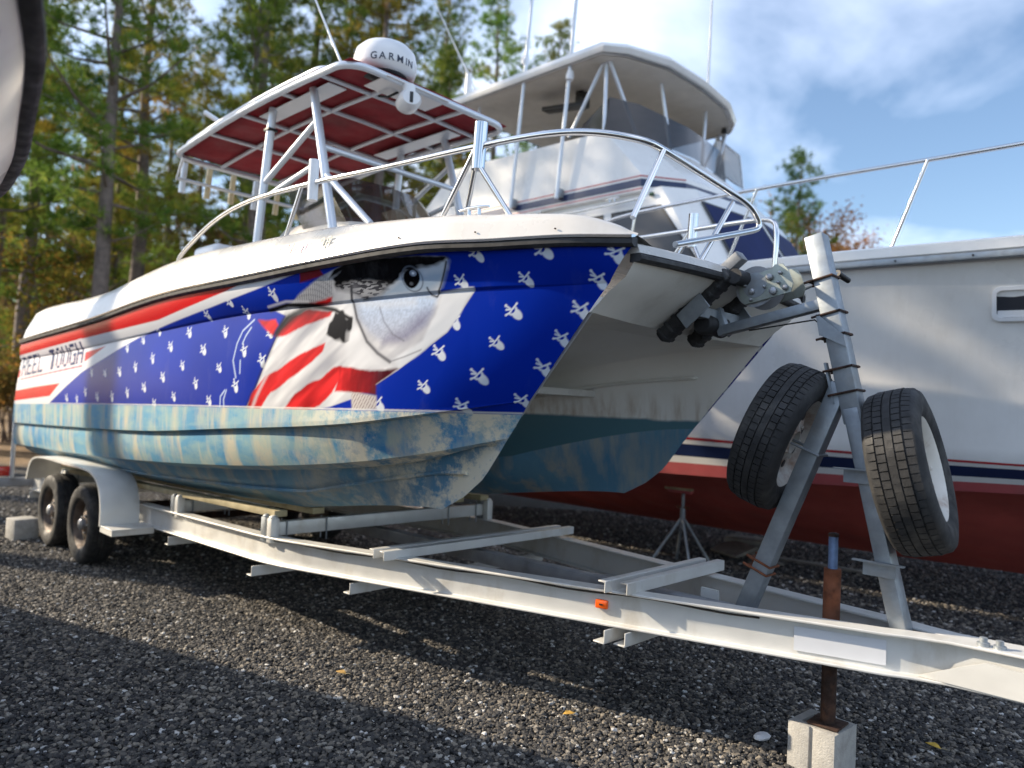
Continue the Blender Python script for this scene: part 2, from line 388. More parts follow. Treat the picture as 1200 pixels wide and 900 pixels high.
# gusset at the coupler end of the near beam, and coupler
mb = MB(); z0 = zb(.1, -.1)
mb.prism([V(.20, -.088, z0 + .012), V(-.35, -.082, z0 + .012), V(-.35, -.082, z0 + .10), V(-.02, -.085, z0 + .115), V(.03, -.086, z0 + .095)], (0, -1, 0), .006)
mb.build('gusset', 'beam', TRL)
mb = MB(); mb.box(V(-.62, 0, zb(0, 0) + .08), (.5, .09, .12)); mb.tube([V(-.85, 0, zb(0, 0) + .05), V(-1.0, 0, zb(0, 0) + .05)], [.06, .05], 14)
mb.build('coupler', 'galv', TRL, bevel=.006)
mb = MB(); z0 = zb(-.03, -.05) + BH
for k in (0, 1):
    mb.lathe([(.021, 0), (.021, .012), (.013, .014), (.013, .03), (.0, .032)], V(-.0 - .05 * k, -.045, z0), (0, 0, 1), 12)
mb.build('bolt', 'galv', TRL, 40)
# centre tube
mb = MB(); mb.bar(V(4.2, 0, .515), V(.25, 0, .56), .075, .075); mb.build('centre_tube', 'beam_dark', TRL, bevel=.006)
# cross members lying on the beams (channel sections) and their ends under the beams
def channel(name, s_, t0, t1, z_, h, w, up=1, mt='beam'):
    th = .007; mb = MB()
    mb.box(V(s_, (t0+t1)/2, z_ + h/2), (th, abs(t1-t0), h))
    mb.box(V(s_ + w/2 + th/2, (t0+t1)/2, z_ + (h - th/2 if up else th/2)), (w, abs(t1-t0), th))
    return mb.build(name, mt, TRL, bevel=.0015, seg=1)
for s_, tn, tf, h in ((2.54, -.80, .77, .048), (2.63, -.80, .74, .048), (1.27, -.43, .45, .052), (1.36, -.47, .42, .052)):
    channel('cross_member', s_, tn, tf, zb(s_, 0) + BH + .004, h, .035)
for s_, tn in ((3.58, -.99), (2.83, -.80), (1.36, -.46), (1.27, -.43), (4.9, -.96), (6.1, -.96), (7.0, -.96), (8.6, -.96)):
    h = .055
    mb = MB(); th = .007; z_ = zb(s_, 0) - h - .002
    tt = -tn; zc = .5 * (zb(s_, tn) + zb(s_, tt))
    mb.box(V(s_, 0, zc - h/2 - .002), (th, tt - tn, h)); mb.box(V(s_ + .03, 0, zc - h - .0055), (.06, tt - tn, th))
    mb.build('under_member', 'beam', TRL, bevel=.0015, seg=1)
# bunk cross beams with paired uprights and U-bolts, timber bunks under each hull
for s_, f in ((3.56, 1), (4.92, 1), (7.6, 0)):
    z_ = zb(s_, 0) + BH
    mb = MB(); mb.box(V(s_, 0, z_ + .055), (.05, 1.78, .085)); mb.build('bunk_cross_beam', 'beam', TRL, bevel=.004)
    for sg in (-1, 1):
        for k in (0, 1):
            mb = MB(); c = V(s_ - .055 + .075 * k, sg * .905, z_ + .055)
            mb.box(c, (.052, .055, .145)); mb.lathe([(.027, .072), (.027, .08), (.016, .09), (.0, .093)], c, (0, 0, 1), 12)
            mb.build('bunk_upright', 'galv' if k else 'beam', TRL, bevel=.006)
        for tt in (.80, .52):
            mb = MB(); mb.tube([V(s_ - .034, sg * tt, z_ - .035), V(s_ - .034, sg * tt, z_ + .105), V(s_ + .034, sg * tt, z_ + .105), V(s_ + .034, sg * tt, z_ - .035)], .0055, 6)
            mb.build('u_bolt', 'galv', TRL)
for sg in (-1, 1):
    for tt in (.60, .86):
        mb = MB(); mb.bar(V(3.50, sg * tt, .732), V(8.3, sg * tt, .60), .085, .038); mb.build('bunk_board', 'timber', TRL, bevel=.003)
# orange side marker on the near beam web
s_ = 1.42; tt = -(beam_t(s_) - .032); nrm = Vector((.245, -.97, 0)).normalized()
R = Matrix((Vector((nrm.y, -nrm.x, 0)) * -1, Vector((0, 0, 1)), nrm)).transposed(); ce = V(s_, tt, zb(s_, tt) + .088)
mk = MB().box(ce, (.060, .040, .02), R).build('side_marker', 'orange', TRL, bevel=.006)
MB().box(ce + nrm * .011, (.018, .006, .003), R).build('marker_slot', 'black_plastic', mk)
# pale label plate on the near beam
s1, s2 = .30, .62
pl = [V(s1, -(beam_t(s1) - .038), zb(s1, -.2) + .03), V(s2, -(beam_t(s2) - .038), zb(s2, -.2) + .03), V(s2, -(beam_t(s2) - .038), zb(s2, -.2) + .125), V(s1, -(beam_t(s1) - .038), zb(s1, -.2) + .125)]
MB().prism(pl, nrm, .0025).build('label_plate', mat('pale_label', (.62, .64, .68), .45, var=.05), TRL)

mb = MB(); mb.tube([V(s_, -(beam_t(s_) - .034), zb(s_, -beam_t(s_)) + BH - .022 - .006*math.sin(s_*9)) for s_ in [.75 + .12*k for k in range(24)]], .0045, 6); mb.build('wiring', 'black_plastic', TRL)
# wheels --------------------------------------------------------------
def tyre_mesh(c, ax, R=.324, w=.205, blocks=64):
    """carcass (lathe), tread blocks (joined) around axis ax through c"""
    h = w / 2
    prof = [(.195, -h*.72), (.205, -h*.86), (.235, -h*.99), (.272, -h*1.0), (R-.022, -h*.93), (R-.010, -h*.80), (R-.008, 0), (R-.010, h*.80), (R-.022, h*.93), (.272, h*1.0), (.235, h*.99), (.205, h*.86), (.195, h*.72), (.188, 0)]
    carc = MB().lathe(prof, c, ax, 56, close=True)
    x, y, d = frame(ax); c = Vector(c); tr = MB()
    ribs = [(-.80, -.52), (-.46, -.18), (-.13, .13), (.18, .46), (.52, .80)]
    for ri, (a0, a1) in enumerate(ribs):
        for k in range(blocks):
            off = (.5 if ri % 2 else 0) + (.15 if ri in (0, 4) else 0)
            A0_, A1_ = (k + off + .07) * 2*math.pi/blocks, (k + off + .93) * 2*math.pi/blocks
            if ri == 2: A0_, A1_ = (k + .01) * 2*math.pi/blocks, (k + .99) * 2*math.pi/blocks
            top = R if ri in (1, 2, 3) else R - .003
            P = []
            for aa in (A0_, A1_):
                for hh, e in ((a0, 0 if ri > 0 else 1), (a1, 0 if ri < 4 else 1)):
                    for rr in (R - .016, top - (.006 if e else 0)):
                        P.append(c + d * (hh * h) + (x * math.cos(aa) + y * math.sin(aa)) * rr)
            tr.add(P, [(0, 1, 3, 2), (4, 6, 7, 5), (0, 4, 5, 1), (2, 3, 7, 6), (1, 5, 7, 3)])
    return carc, tr
def rim_mesh(c, ax, w=.15):
    h = w / 2
    return MB().lathe([(.200, -h), (.206, -h - .006), (.196, -h), (.185, -h*.75), (.165, -h*.4), (.165, h*.35), (.150, h*.42), (.095, h*.55), (.060, h*.78), (.052, h*.8), (.050, h*.45), (.0, h*.45)] , c, ax, 40), \
           MB().lathe([(.165, h*.30), (.176, h*.62), (.186, h*.95), (.203, h + .008), (.207, h + .002), (.200, h*.9), (.188, h*.7), (.170, h*.30)], c, ax, 40, close=True)
def wheel(parent, c, ax, rim='rim_old', w=.205, flat=False):
    """parent: Empty (top level) or trailer; returns the tyre"""
    ax = Vector(ax).normalized(); ca, tr = tyre_mesh(c, ax, w=w)
    ty = ca.build('wheel' if flat else 'tyre', 'tyre', parent, 50)
    t2 = tr.build('tread', 'tyre', ty); tag(t2, kind='stuff')
    a, b_ = rim_mesh(c, ax)
    rm = a.build('rim', rim, ty if flat else parent, 35)
    rp = ty if flat else rm
    b_.build('rim_flange', rim, rp, 35)
    x, y, d = frame(ax)
    for k in range(5):
        an = k * 2*math.pi/5; lu = MB()
        lu.lathe([(.010, 0), (.010, .018), (.0, .021)], Vector(c) + d * .045 + (x*math.cos(an) + y*math.sin(an)) * .072, ax, 6)
        lu.build('lug_nut', 'hub' if rim == 'rim_old' else 'rim_spare', rp)
    for k in range(8):
        an = (k + .5) * 2*math.pi/8; sl_ = MB()
        sl_.lathe([(.018, 0), (.018, .003), (.0, .0035)], Vector(c) + d * .0385 + (x*math.cos(an) + y*math.sin(an)) * .122, ax, 12)
        sl_.build('rim_hole', 'black_plastic', rp)
    return ty
for sg in (-1, 1):
    for k, s_ in enumerate((6.113, 7.0)):
        hubE = wheel(TRL, V(s_, sg * 1.10, .324), (0, sg, 0), flat=True)
        hub = MB().lathe([(.045, 0), (.045, .05), (.03, .062), (.0, .064)], V(s_, sg * 1.135, .324), (0, sg, 0), 20).build('hub', 'hub', hubE, 40)
    # fender: rounded arch sheet with a lip, and a step bracket in front of it
    prof = [(5.46, .40), (5.47, .55), (5.53, .68), (5.66, .765), (5.9, .80), (6.5, .815), (7.1, .80), (7.40, .765), (7.53, .68), (7.60, .55)]
    P = []
    for i in range(len(prof) - 1):                              # Catmull smoothing
        p0, p1, p2, p3 = prof[max(i-1, 0)], prof[i], prof[i+1], prof[min(i+2, len(prof)-1)]
        for u in (0, .33, .66):
            P.append(tuple(.5*((2*p1[k]) + (-p0[k]+p2[k])*u + (2*p0[k]-5*p1[k]+4*p2[k]-p3[k])*u*u + (-p0[k]+3*p1[k]-3*p2[k]+p3[k])*u**3) for k in (0, 1)))
    P.append(prof[-1])
    rings = []
    for i, (s_, z_) in enumerate(P):
        a_ = P[max(i-1, 0)]; b_ = P[min(i+1, len(P)-1)]; d = Vector((b_[0]-a_[0], b_[1]-a_[1])).normalized(); n = Vector((d.y, -d.x)) * -1
        if n.y < 0 and 5.6 < s_ < 7.4: n = -n
        ii = Vector((s_ - 6.53, z_ - .45)).normalized()
        ring = []
        for tt, k in ((.965, 0), (1.225, 0), (1.243, .004), (1.243, .030), (1.237, .030), (1.237, .010), (1.222, .006), (.965, .006)):
            ring.append(V(s_ - ii.x * k, sg * tt, z_ - ii.y * k))
        rings.append(ring)
    MB().loft(rings).build('fender', 'beam', TRL, 50)
    mb = MB(); mb.box(V(5.34, sg * 1.09, .405), (.26, .30, .012)); mb.box(V(5.22, sg * 1.09, .385), (.008, .30, .045)); mb.box(V(5.34, sg * 1.236, .385), (.26, .008, .045))
    mb.build('fender_step', 'beam', TRL, bevel=.002, seg=1)
for s_ in (6.113, 7.0):
    mb = MB(); mb.bar(V(s_, -1.0, .324), V(s_, 1.0, .324), .06, .06); mb.build('axle', 'rust_dark', TRL)
# rear bar and tail light
mb = MB(); mb.box(V(8.72, 0, zb(8.7, 0) + .10), (.06, 2.5, .09)); mb.build('rear_bar', 'beam_dark', TRL, bevel=.004)
for sg in (-1, 1):
    MB().box(V(8.70, sg * 1.17, zb(8.7, 0) + .22), (.05, .14, .10)).build('tail_light', 'redlens', TRL, bevel=.01)
    mb = MB(); mb.tube([V(8.66, sg * 1.12, .45), V(8.66, sg * 1.12, 1.15)], .022, 10); mb.build('guide_post', 'alloy', TRL)

# winch stand ---------------------------------------------------------
STAND = TRL
p_b, p_t = V(.262, 0, .56), V(.664, 0, 2.235)
pd = (p_t - p_b).normalized(); pn = Vector((pd.z, 0, -pd.x))            # pn: forward/up normal of the post
if pn.x < 0: pn = -pn
def on_post(z_): return p_b + pd * ((z_ - p_b.z) / pd.z)
post = MB().bar(on_post(1.44), p_t, .078, .078, (0, 1, 0)).build('winch_post', 'galv', TRL, bevel=.005)
MB().bar(p_b, on_post(1.50), .062, .088, (0, 1, 0)).build('post_leg', 'galv', TRL, bevel=.006)
b_t, b_b = V(.535, 0, 1.60), V(.945, 0, .535)
bd = (b_b - b_t).normalized(); bn = Vector((bd.z, 0, -bd.x))
brace = MB(); brace.bar(b_t, b_b, .075, .075, (0, 1, 0)); brace.build('post_brace', 'galv', TRL, bevel=.007)
MB().box(V(.90, 0, .55), (.26, .20, .012)).build('foot_plate', 'galv', TRL, bevel=.002, seg=1)
mb = MB(); mb.box(V(1.14, .07, .585), (.09, .012, .075)); mb.box(V(1.05, .05, .557), (.26, .10, .01)); mb.build('foot_bracket', 'beam', TRL)
def ring_bolt(c, d, w, h, name='u_bolt', r=.0055, mt='galv', ext=.03):
    """U-bolt round a bar of axis d: across is y, thread ends stick out on the aft side"""
    d = Vector(d).normalized(); y = Vector((0, 1, 0)); n = y.cross(d).normalized(); c = Vector(c)
    if n.x > 0: n = -n
    mb = MB(); a = w/2 + r; b_ = h/2 + r
    mb.tube([c + y*a*-1 + n*(b_+ext), c - y*a - n*b_, c + y*a - n*b_, c + y*a + n*(b_+ext)], r, 6)
    mb.bar(c + n*(b_ + .004) - y*(a+.012), c + n*(b_ + .004) + y*(a+.012), .006, .022, n)
    return mb.build(name, mt, TRL)
for z_ in (2.045, 1.895, 1.80, 1.665, 1.565): ring_bolt(on_post(z_), pd, .078, .078, mt='rust_dark')
for k in (.235, .275): ring_bolt(b_b - bd * (k + .02), bd, .075, .075, mt='rust')
# angle bracket and short plates on the post
mb = MB(); mb.prism([on_post(1.87) + Vector((-.05, -.05, .02)), on_post(1.83) + Vector((.05, -.05, -.03)), on_post(1.78) + Vector((.05, -.05, -.03)), on_post(1.80) + Vector((-.05, -.05, .0))], (0, -1, 0), .006)
mb.prism([on_post(1.87) + Vector((-.05, -.056, .02)), on_post(1.87) + Vector((-.05, .05, .02)), on_post(1.80) + Vector((-.05, .05, 0)), on_post(1.80) + Vector((-.05, -.056, 0))], (-1, 0, 0), .006)
mb.build('post_bracket', 'galv', TRL)
mb = MB(); mb.bar(on_post(1.70) - pn*.06 - Vector((0, .03, 0)), on_post(1.53) - pn*.06 - Vector((0, .03, 0)), .008, .03, (0, 1, 0)); mb.build('clamp_strip', 'galv', TRL)
for z_, l in ((1.255, .07), (.90, .10)):                               # spare-wheel carrier ledges on the front leg
    c = on_post(z_); mb = MB()
    mb.box(c - pn * (.05 + l/2) * 0 + Vector((-.01, -.07, 0)), (.19, .02, .006)); mb.box(c + Vector((-.01, -.052, -.028)), (.12, .008, .055)); mb.build('carrier_ledge', 'galv', TRL)
# winch arm, bow stop and winch
A1 = on_post(1.945); A2 = V(1.075, 0, 1.845)
MB().bar(A1, A2, .055, .045).build('winch_arm', 'galv', TRL, bevel=.004)
MB().bar(A2 + Vector((0, 0, -.02)), V(1.12, 0, 1.945), .05, .04, (0, 1, 0)).build('arm_upright', 'galv', TRL, bevel=.004)
mb = MB(); R = Matrix.Rotation(rad(-38), 3, 'Y')
for sg in (-1, 1): mb.box(V(1.13, sg * .20, 1.915), (.15, .008, .085), Matrix.Rotation(rad(-40), 3, 'Y'))
mb.bar(V(1.13, -.20, 1.915), V(1.13, .20, 1.915), .05, .05)
mb.build('roller_bracket', 'galv', TRL, bevel=.002, seg=1)
for sg in (-1, 1):
    q0, q1 = V(.985, sg * .14, 2.085), V(1.325, sg * .14, 1.80)
    mb = MB(); mb.bar(q0, q1, .085, .062, (0, 0, 1)); o = mb.build('bow_stop_pad', 'rubber', TRL, bevel=.016, seg=3)
    mb = MB(); n_ = 9
    for k in range(n_):
        c = q0.lerp(q1, (k + .5) / n_); mb.bar(c - (q1-q0).normalized()*.012, c + (q1-q0).normalized()*.012, .091, .068, (0, 0, 1))
    mb.build('pad_ribs', 'rubber', o, bevel=.008)
MB().lathe([(.0, -.10), (.040, -.10), (.052, -.085), (.047, -.03), (.043, 0), (.047, .03), (.052, .085), (.040, .10), (.0, .10)], V(1.14, 0, 1.87), (0, 1, 0), 20).build('bow_roller', 'rubber', TRL, 50)
MB().lathe([(.0, -.16), (.034, -.16), (.034, .16), (.0, .16)], V(.955, 0, 2.065), (0, 1, 0), 16).build('top_roller', 'rubber', TRL, 50)
MB().box(V(.99, -.10, 2.135), (.10, .06, .05), Matrix.Rotation(rad(-38), 3, 'Y')).build('pad_block', 'beam_dark', TRL, bevel=.004)
MT['zinc'] = mat('zinc_plated_steel', (.33, .36, .33), .42, .6, .2, 14, dirt=(.20, .17, .11), damt=.5, dscale=9)
W = V(.855, 0, 2.022)
wd = (A1 - A2).normalized(); wu = Vector((-wd.z, 0, wd.x))
if wu.z < 0: wu = -wu
def wp(a_, u_, t_): return W + wd * a_ + wu * u_ + Vector((0, t_, 0))
outline = [(-.105, -.055), (-.122, -.03), (-.125, .01), (-.11, .045), (-.075, .068), (.04, .072), (.06, .085), (.095, .08), (.115, .045), (.125, -.02), (.11, -.055)]
wn = None
for tt in (-.068, .062):
    pl_ = MB().prism([wp(a_, u_, tt) for a_, u_ in outline], (0, 1, 0), .006).build('winch_side_plate', 'zinc', TRL, bevel=.002, seg=1)
    wn = wn or pl_
mb = MB()
for a_, u_, r_ in ((-.06, -.005, .013), (.03, .035, .015), (.035, -.03, .017), (.065, .0, .007), (.08, .04, .008), (-.085, .03, .007), (.0, .0, .007), (-.07, -.04, .007), (.09, -.03, .012)):
    mb.lathe([(r_, 0), (r_, .012), (r_*.6, .016), (0, .017)], wp(a_, u_, -.070), (0, -1, 0), 10)
tag(mb.build('winch_bolts', 'hub', wn), kind='stuff')
MB().lathe([(.0, -.055), (.092, -.055), (.092, -.048), (.03, -.045), (.03, .045), (.092, .048), (.092, .055), (.0, .055)], wp(-.05, .018, 0), (0, 1, 0), 28).build('winch_spool', 'strap', TRL, 40)
MB().lathe([(.0, -.057), (.055, -.057), (.058, -.052), (.0, -.051)], wp(-.045, .02, -.012), (0, 1, 0), 28).build('winch_gear', 'galv', TRL, 40)
mb = MB(); mb.tube([wp(.035, -.01, -.03), wp(.035, -.01, .16)], .009, 8); mb.build('winch_shaft', 'galv', TRL)
h0_ = wp(.035, -.01, .15)
MB().bar(h0_, h0_ + Vector((.19, .05, .09)), .026, .012).build('winch_handle', 'galv', TRL, bevel=.003)
MB().tube([h0_ + Vector((.18, .035, .085)), h0_ + Vector((.195, .13, .065))], [.016, .013], 10).build('handle_grip', 'black_plastic', TRL, 40)
mb = MB(); mb.tube([wp(-.11, .0, 0), V(.99, .0, 2.045), V(1.02, 0, 2.055)], .011, 8); mb.build('winch_strap', 'strap', TRL)
mb = MB(); mb.tube([A2.lerp(A1, .25) + Vector((0, 0, -.03)), on_post(1.87) + Vector((-.07, -.03, .0)), on_post(1.84) - pn*.04], .0035, 6); mb.build('stay_wire', 'black_plastic', TRL)
# tongue jack ----------------------------------------------------------
js = .55
MB().tube([V(js, .0, .50), V(js, .0, .835)], .034, 18).build('jack_tube', 'rust', TRL, 40)
MB().tube([V(js, .0, .83), V(js, .0, .968)], .019, 14).build('jack_screw', mat('blue_grey_steel', (.16, .24, .42), .4, .5, .25, 20), TRL, 40)
MB().lathe([(.0, 0), (.022, 0), (.022, .012), (.012, .016), (0, .017)], V(js, 0, .966), (0, 0, 1), 8).build('jack_cap', 'rust_dark', TRL)
MB().tube([V(js, .0, .20), V(js, .0, .50)], .030, 18).build('jack_leg', 'rust_dark', TRL, 40)
MB().box(V(js, .0, .2045), (.125, .125, .010)).build('jack_foot', 'rust_dark', TRL, bevel=.003)
MB().box(V(js, -.02, zb(js, 0) + .06), (.09, .14, .10)).build('jack_mount', 'beam', TRL, bevel=.004)

# half concrete block under the jack
BLK = yard('concrete_block', .575, .01, 0); tag(BLK, 'half concrete block standing under the rusty trailer jack', 'concrete block')
mb = MB(); hb = .098; H_ = .196
o_ = [(-hb, -hb), (-.008, -hb), (-.008, -hb+.012), (.008, -hb+.012), (.008, -hb), (hb, -hb), (hb, hb), (-hb, hb)]
i_ = [(-.062, -.055), (-.01, -.055), (0, -.055), (.01, -.055), (.03, -.055), (.062, -.05), (.062, .055), (-.062, .055)]
Rb = Matrix.Rotation(rad(-5), 3, 'Z'); cb = V(.575, .01, 0)
def bk(p, z_): return cb + Rb @ Vector((p[0], p[1], z_))
n = 8; vs = [bk(p, 0) for p in o_] + [bk(p, H_) for p in o_] + [bk(p, H_) for p in i_] + [bk(p, .02) for p in i_]
fs = [tuple(reversed(range(n)))]
for i in range(n):
    j = (i+1) % n
    fs += [(i, j, n+j, n+i), (n+i, n+j, 2*n+j, 2*n+i), (2*n+i, 2*n+j, 3*n+j, 3*n+i)]
fs.append(tuple(3*n + i for i in range(n)))
mb.add(vs, fs); mb.build('block_body', 'concrete', BLK, bevel=.012, seg=3)
# block behind the trailer wheels
CH = yard('concrete_block', 7.5, -1.33, 0); tag(CH, 'pale concrete block chocking the rear trailer wheel at the left edge', 'concrete block')
mb = MB(); mb.box(V(7.47, -1.27, .10), (.20, .21, .195), Matrix.Rotation(rad(8), 3, 'Z')); mb.build('block_body', 'concrete', CH, bevel=.01)

# spare wheels on the stand ---------------------------------------------
c1 = on_post(1.225) + pn * .160
SP1 = yard('spare_wheel', .2, 0, 1.0); tag(SP1, 'spare trailer wheel with sunlit tread on the front of the winch post', 'wheel', 'spare wheels on the winch stand')
wheel(SP1, c1, pn + Vector((0, .11, 0)), 'rim_spare', .2)
bn2 = Vector((-abs(bd.z), 0, abs(bd.x)))                        # aft/up normal of the brace
c2 = b_t.lerp(b_b, .27) + bn2 * .150
SP2 = yard('spare_wheel', .8, 0, 1.0); tag(SP2, 'spare wheel with rust-stained white rim on the brace beside the bow', 'wheel', 'spare wheels on the winch stand')
wheel(SP2, c2, -bn2 + Vector((0, .12, 0)), 'rim_spare', .2)
mb = MB(); cc = b_t.lerp(b_b, .27)
mb.tube([c2 - Vector((0, .045, 0)), cc - Vector((0, .045, 0)) - bn2*.044, cc + Vector((0, .045, 0)) - bn2*.044, c2 + Vector((0, .045, 0))], .006, 6); mb.build('u_bolt', 'galv', TRL)
# ------------------------------------------------------------------ catamaran: hull shape
def crv(pts, x):
    """smooth monotone-ish interpolation of control rows (s, t, z) at s values x"""
    p = np.array(pts, float); xs = p[:, 0]; out = []
    for c in range(1, p.shape[1]):
        y = p[:, c]; h = np.diff(xs); dl = np.diff(y) / h
        m = np.zeros(len(xs)); m[0] = dl[0]; m[-1] = dl[-1]
        for i in range(1, len(xs) - 1):
            if dl[i-1] * dl[i] > 0:
                w1 = 2*h[i] + h[i-1]; w2 = h[i] + 2*h[i-1]
                m[i] = (w1 + w2) / (w1/dl[i-1] + w2/dl[i])
        k = np.clip(np.searchsorted(xs, x) - 1, 0, len(xs) - 2)
        u = np.clip((x - xs[k]) / h[k], 0, 1)
        out.append((2*u**3-3*u**2+1)*y[k] + (u**3-2*u**2+u)*h[k]*m[k] + (-2*u**3+3*u**2)*y[k+1] + (u**3-u**2)*h[k]*m[k+1])
    return out
SHEER = [(1.04,.80,2.105),(1.3,.915,2.115),(1.6,1.0,2.12),(2.0,1.09,2.135),(2.6,1.165,2.12),(3.3,1.215,2.095),(4.4,1.25,2.07),(6,1.25,1.965),(7.2,1.24,1.91),(8.15,1.22,1.87)]
KNUCK = [(1.165,.79,1.955),(1.45,.885,1.947),(1.8,.96,1.945),(2.65,1.08,1.925),(3.4,1.145,1.91),(4.7,1.19,1.845),(6.5,1.20,1.75),(8.25,1.19,1.69)]
STRAKE = [(1.57,.785,1.475),(1.75,.865,1.445),(2.05,.98,1.40),(2.5,1.085,1.335),(3.63,1.165,1.25),(4.85,1.185,1.17),(6.5,1.185,1.115),(8.4,1.18,1.06)]
CHINE = [(1.71,.77,1.30),(1.85,.825,1.265),(2.1,.915,1.205),(2.65,1.025,1.115),(3.75,1.11,1.01),(5.8,1.145,.90),(8.5,1.15,.82)]
KEEL = [(2.137,.758,.926),(2.358,.752,.871),(2.683,.75,.823),(3.15,.75,.79),(5,.75,.72),(8.55,.75,.66)]
STEM = [(.926,2.137),(1.006,1.983),(1.108,1.853),(1.242,1.754),(1.30,1.71),(1.41,1.62),(1.475,1.57),(1.955,1.165),(2.105,1.04)]
PAINT = [(1.5,1.412),(2.0,1.40),(2.95,1.377),(4.4,1.345),(7.0,1.28),(8.6,1.235)]
def rowpts(pts, g, drop=0, out=0):
    s0, s1 = pts[0][0], pts[-1][0]
    s = s0 + (s1 - s0) * g
    t, z = crv(pts, s)
    k = np.clip((s - s0) / .5, 0, 1)
    return np.stack([s, t + out * k, z + drop * k], -1)
def gdist(n, p=2.0):
    v = np.linspace(0, 1, n)
    return (np.power(1 + 5.0, v) - 1) / 5.0          # finer towards the bow
def outer_rows(n):
    """rows of the outboard topside of one hull, sheer to chine"""
    g = gdist(n)
    A = [(rowpts(SHEER, g), 0), (rowpts(KNUCK, g, .012, .012), 60), (rowpts(KNUCK, g), 3),
         (rowpts(STRAKE, g, .010, .022), 130), (rowpts(STRAKE, g, -.012, .020), 4), (rowpts(STRAKE, g, -.022, -.012), 4),
         (rowpts(CHINE, g, 0, 0), 60)]
    rows = [A[0][0]]
    for i in range(1, len(A)):
        P, Q, m = A[i-1][0], A[i][0], A[i][1]
        for j in range(1, m + 1):
            f = j / m; R = P * (1 - f) + Q * f
            if m > 40:                                   # gentle flare hollow forward, slight round aft
                fl = np.clip(1 - (R[:, 0] - 1.2) / 2.2, 0, 1) * np.clip((R[:, 0] - 1.2) / .6, 0, 1)
                R[:, 1] += 4 * f * (1 - f) * (.012 - .03 * fl)
            rows.append(R)
    return np.array(rows)
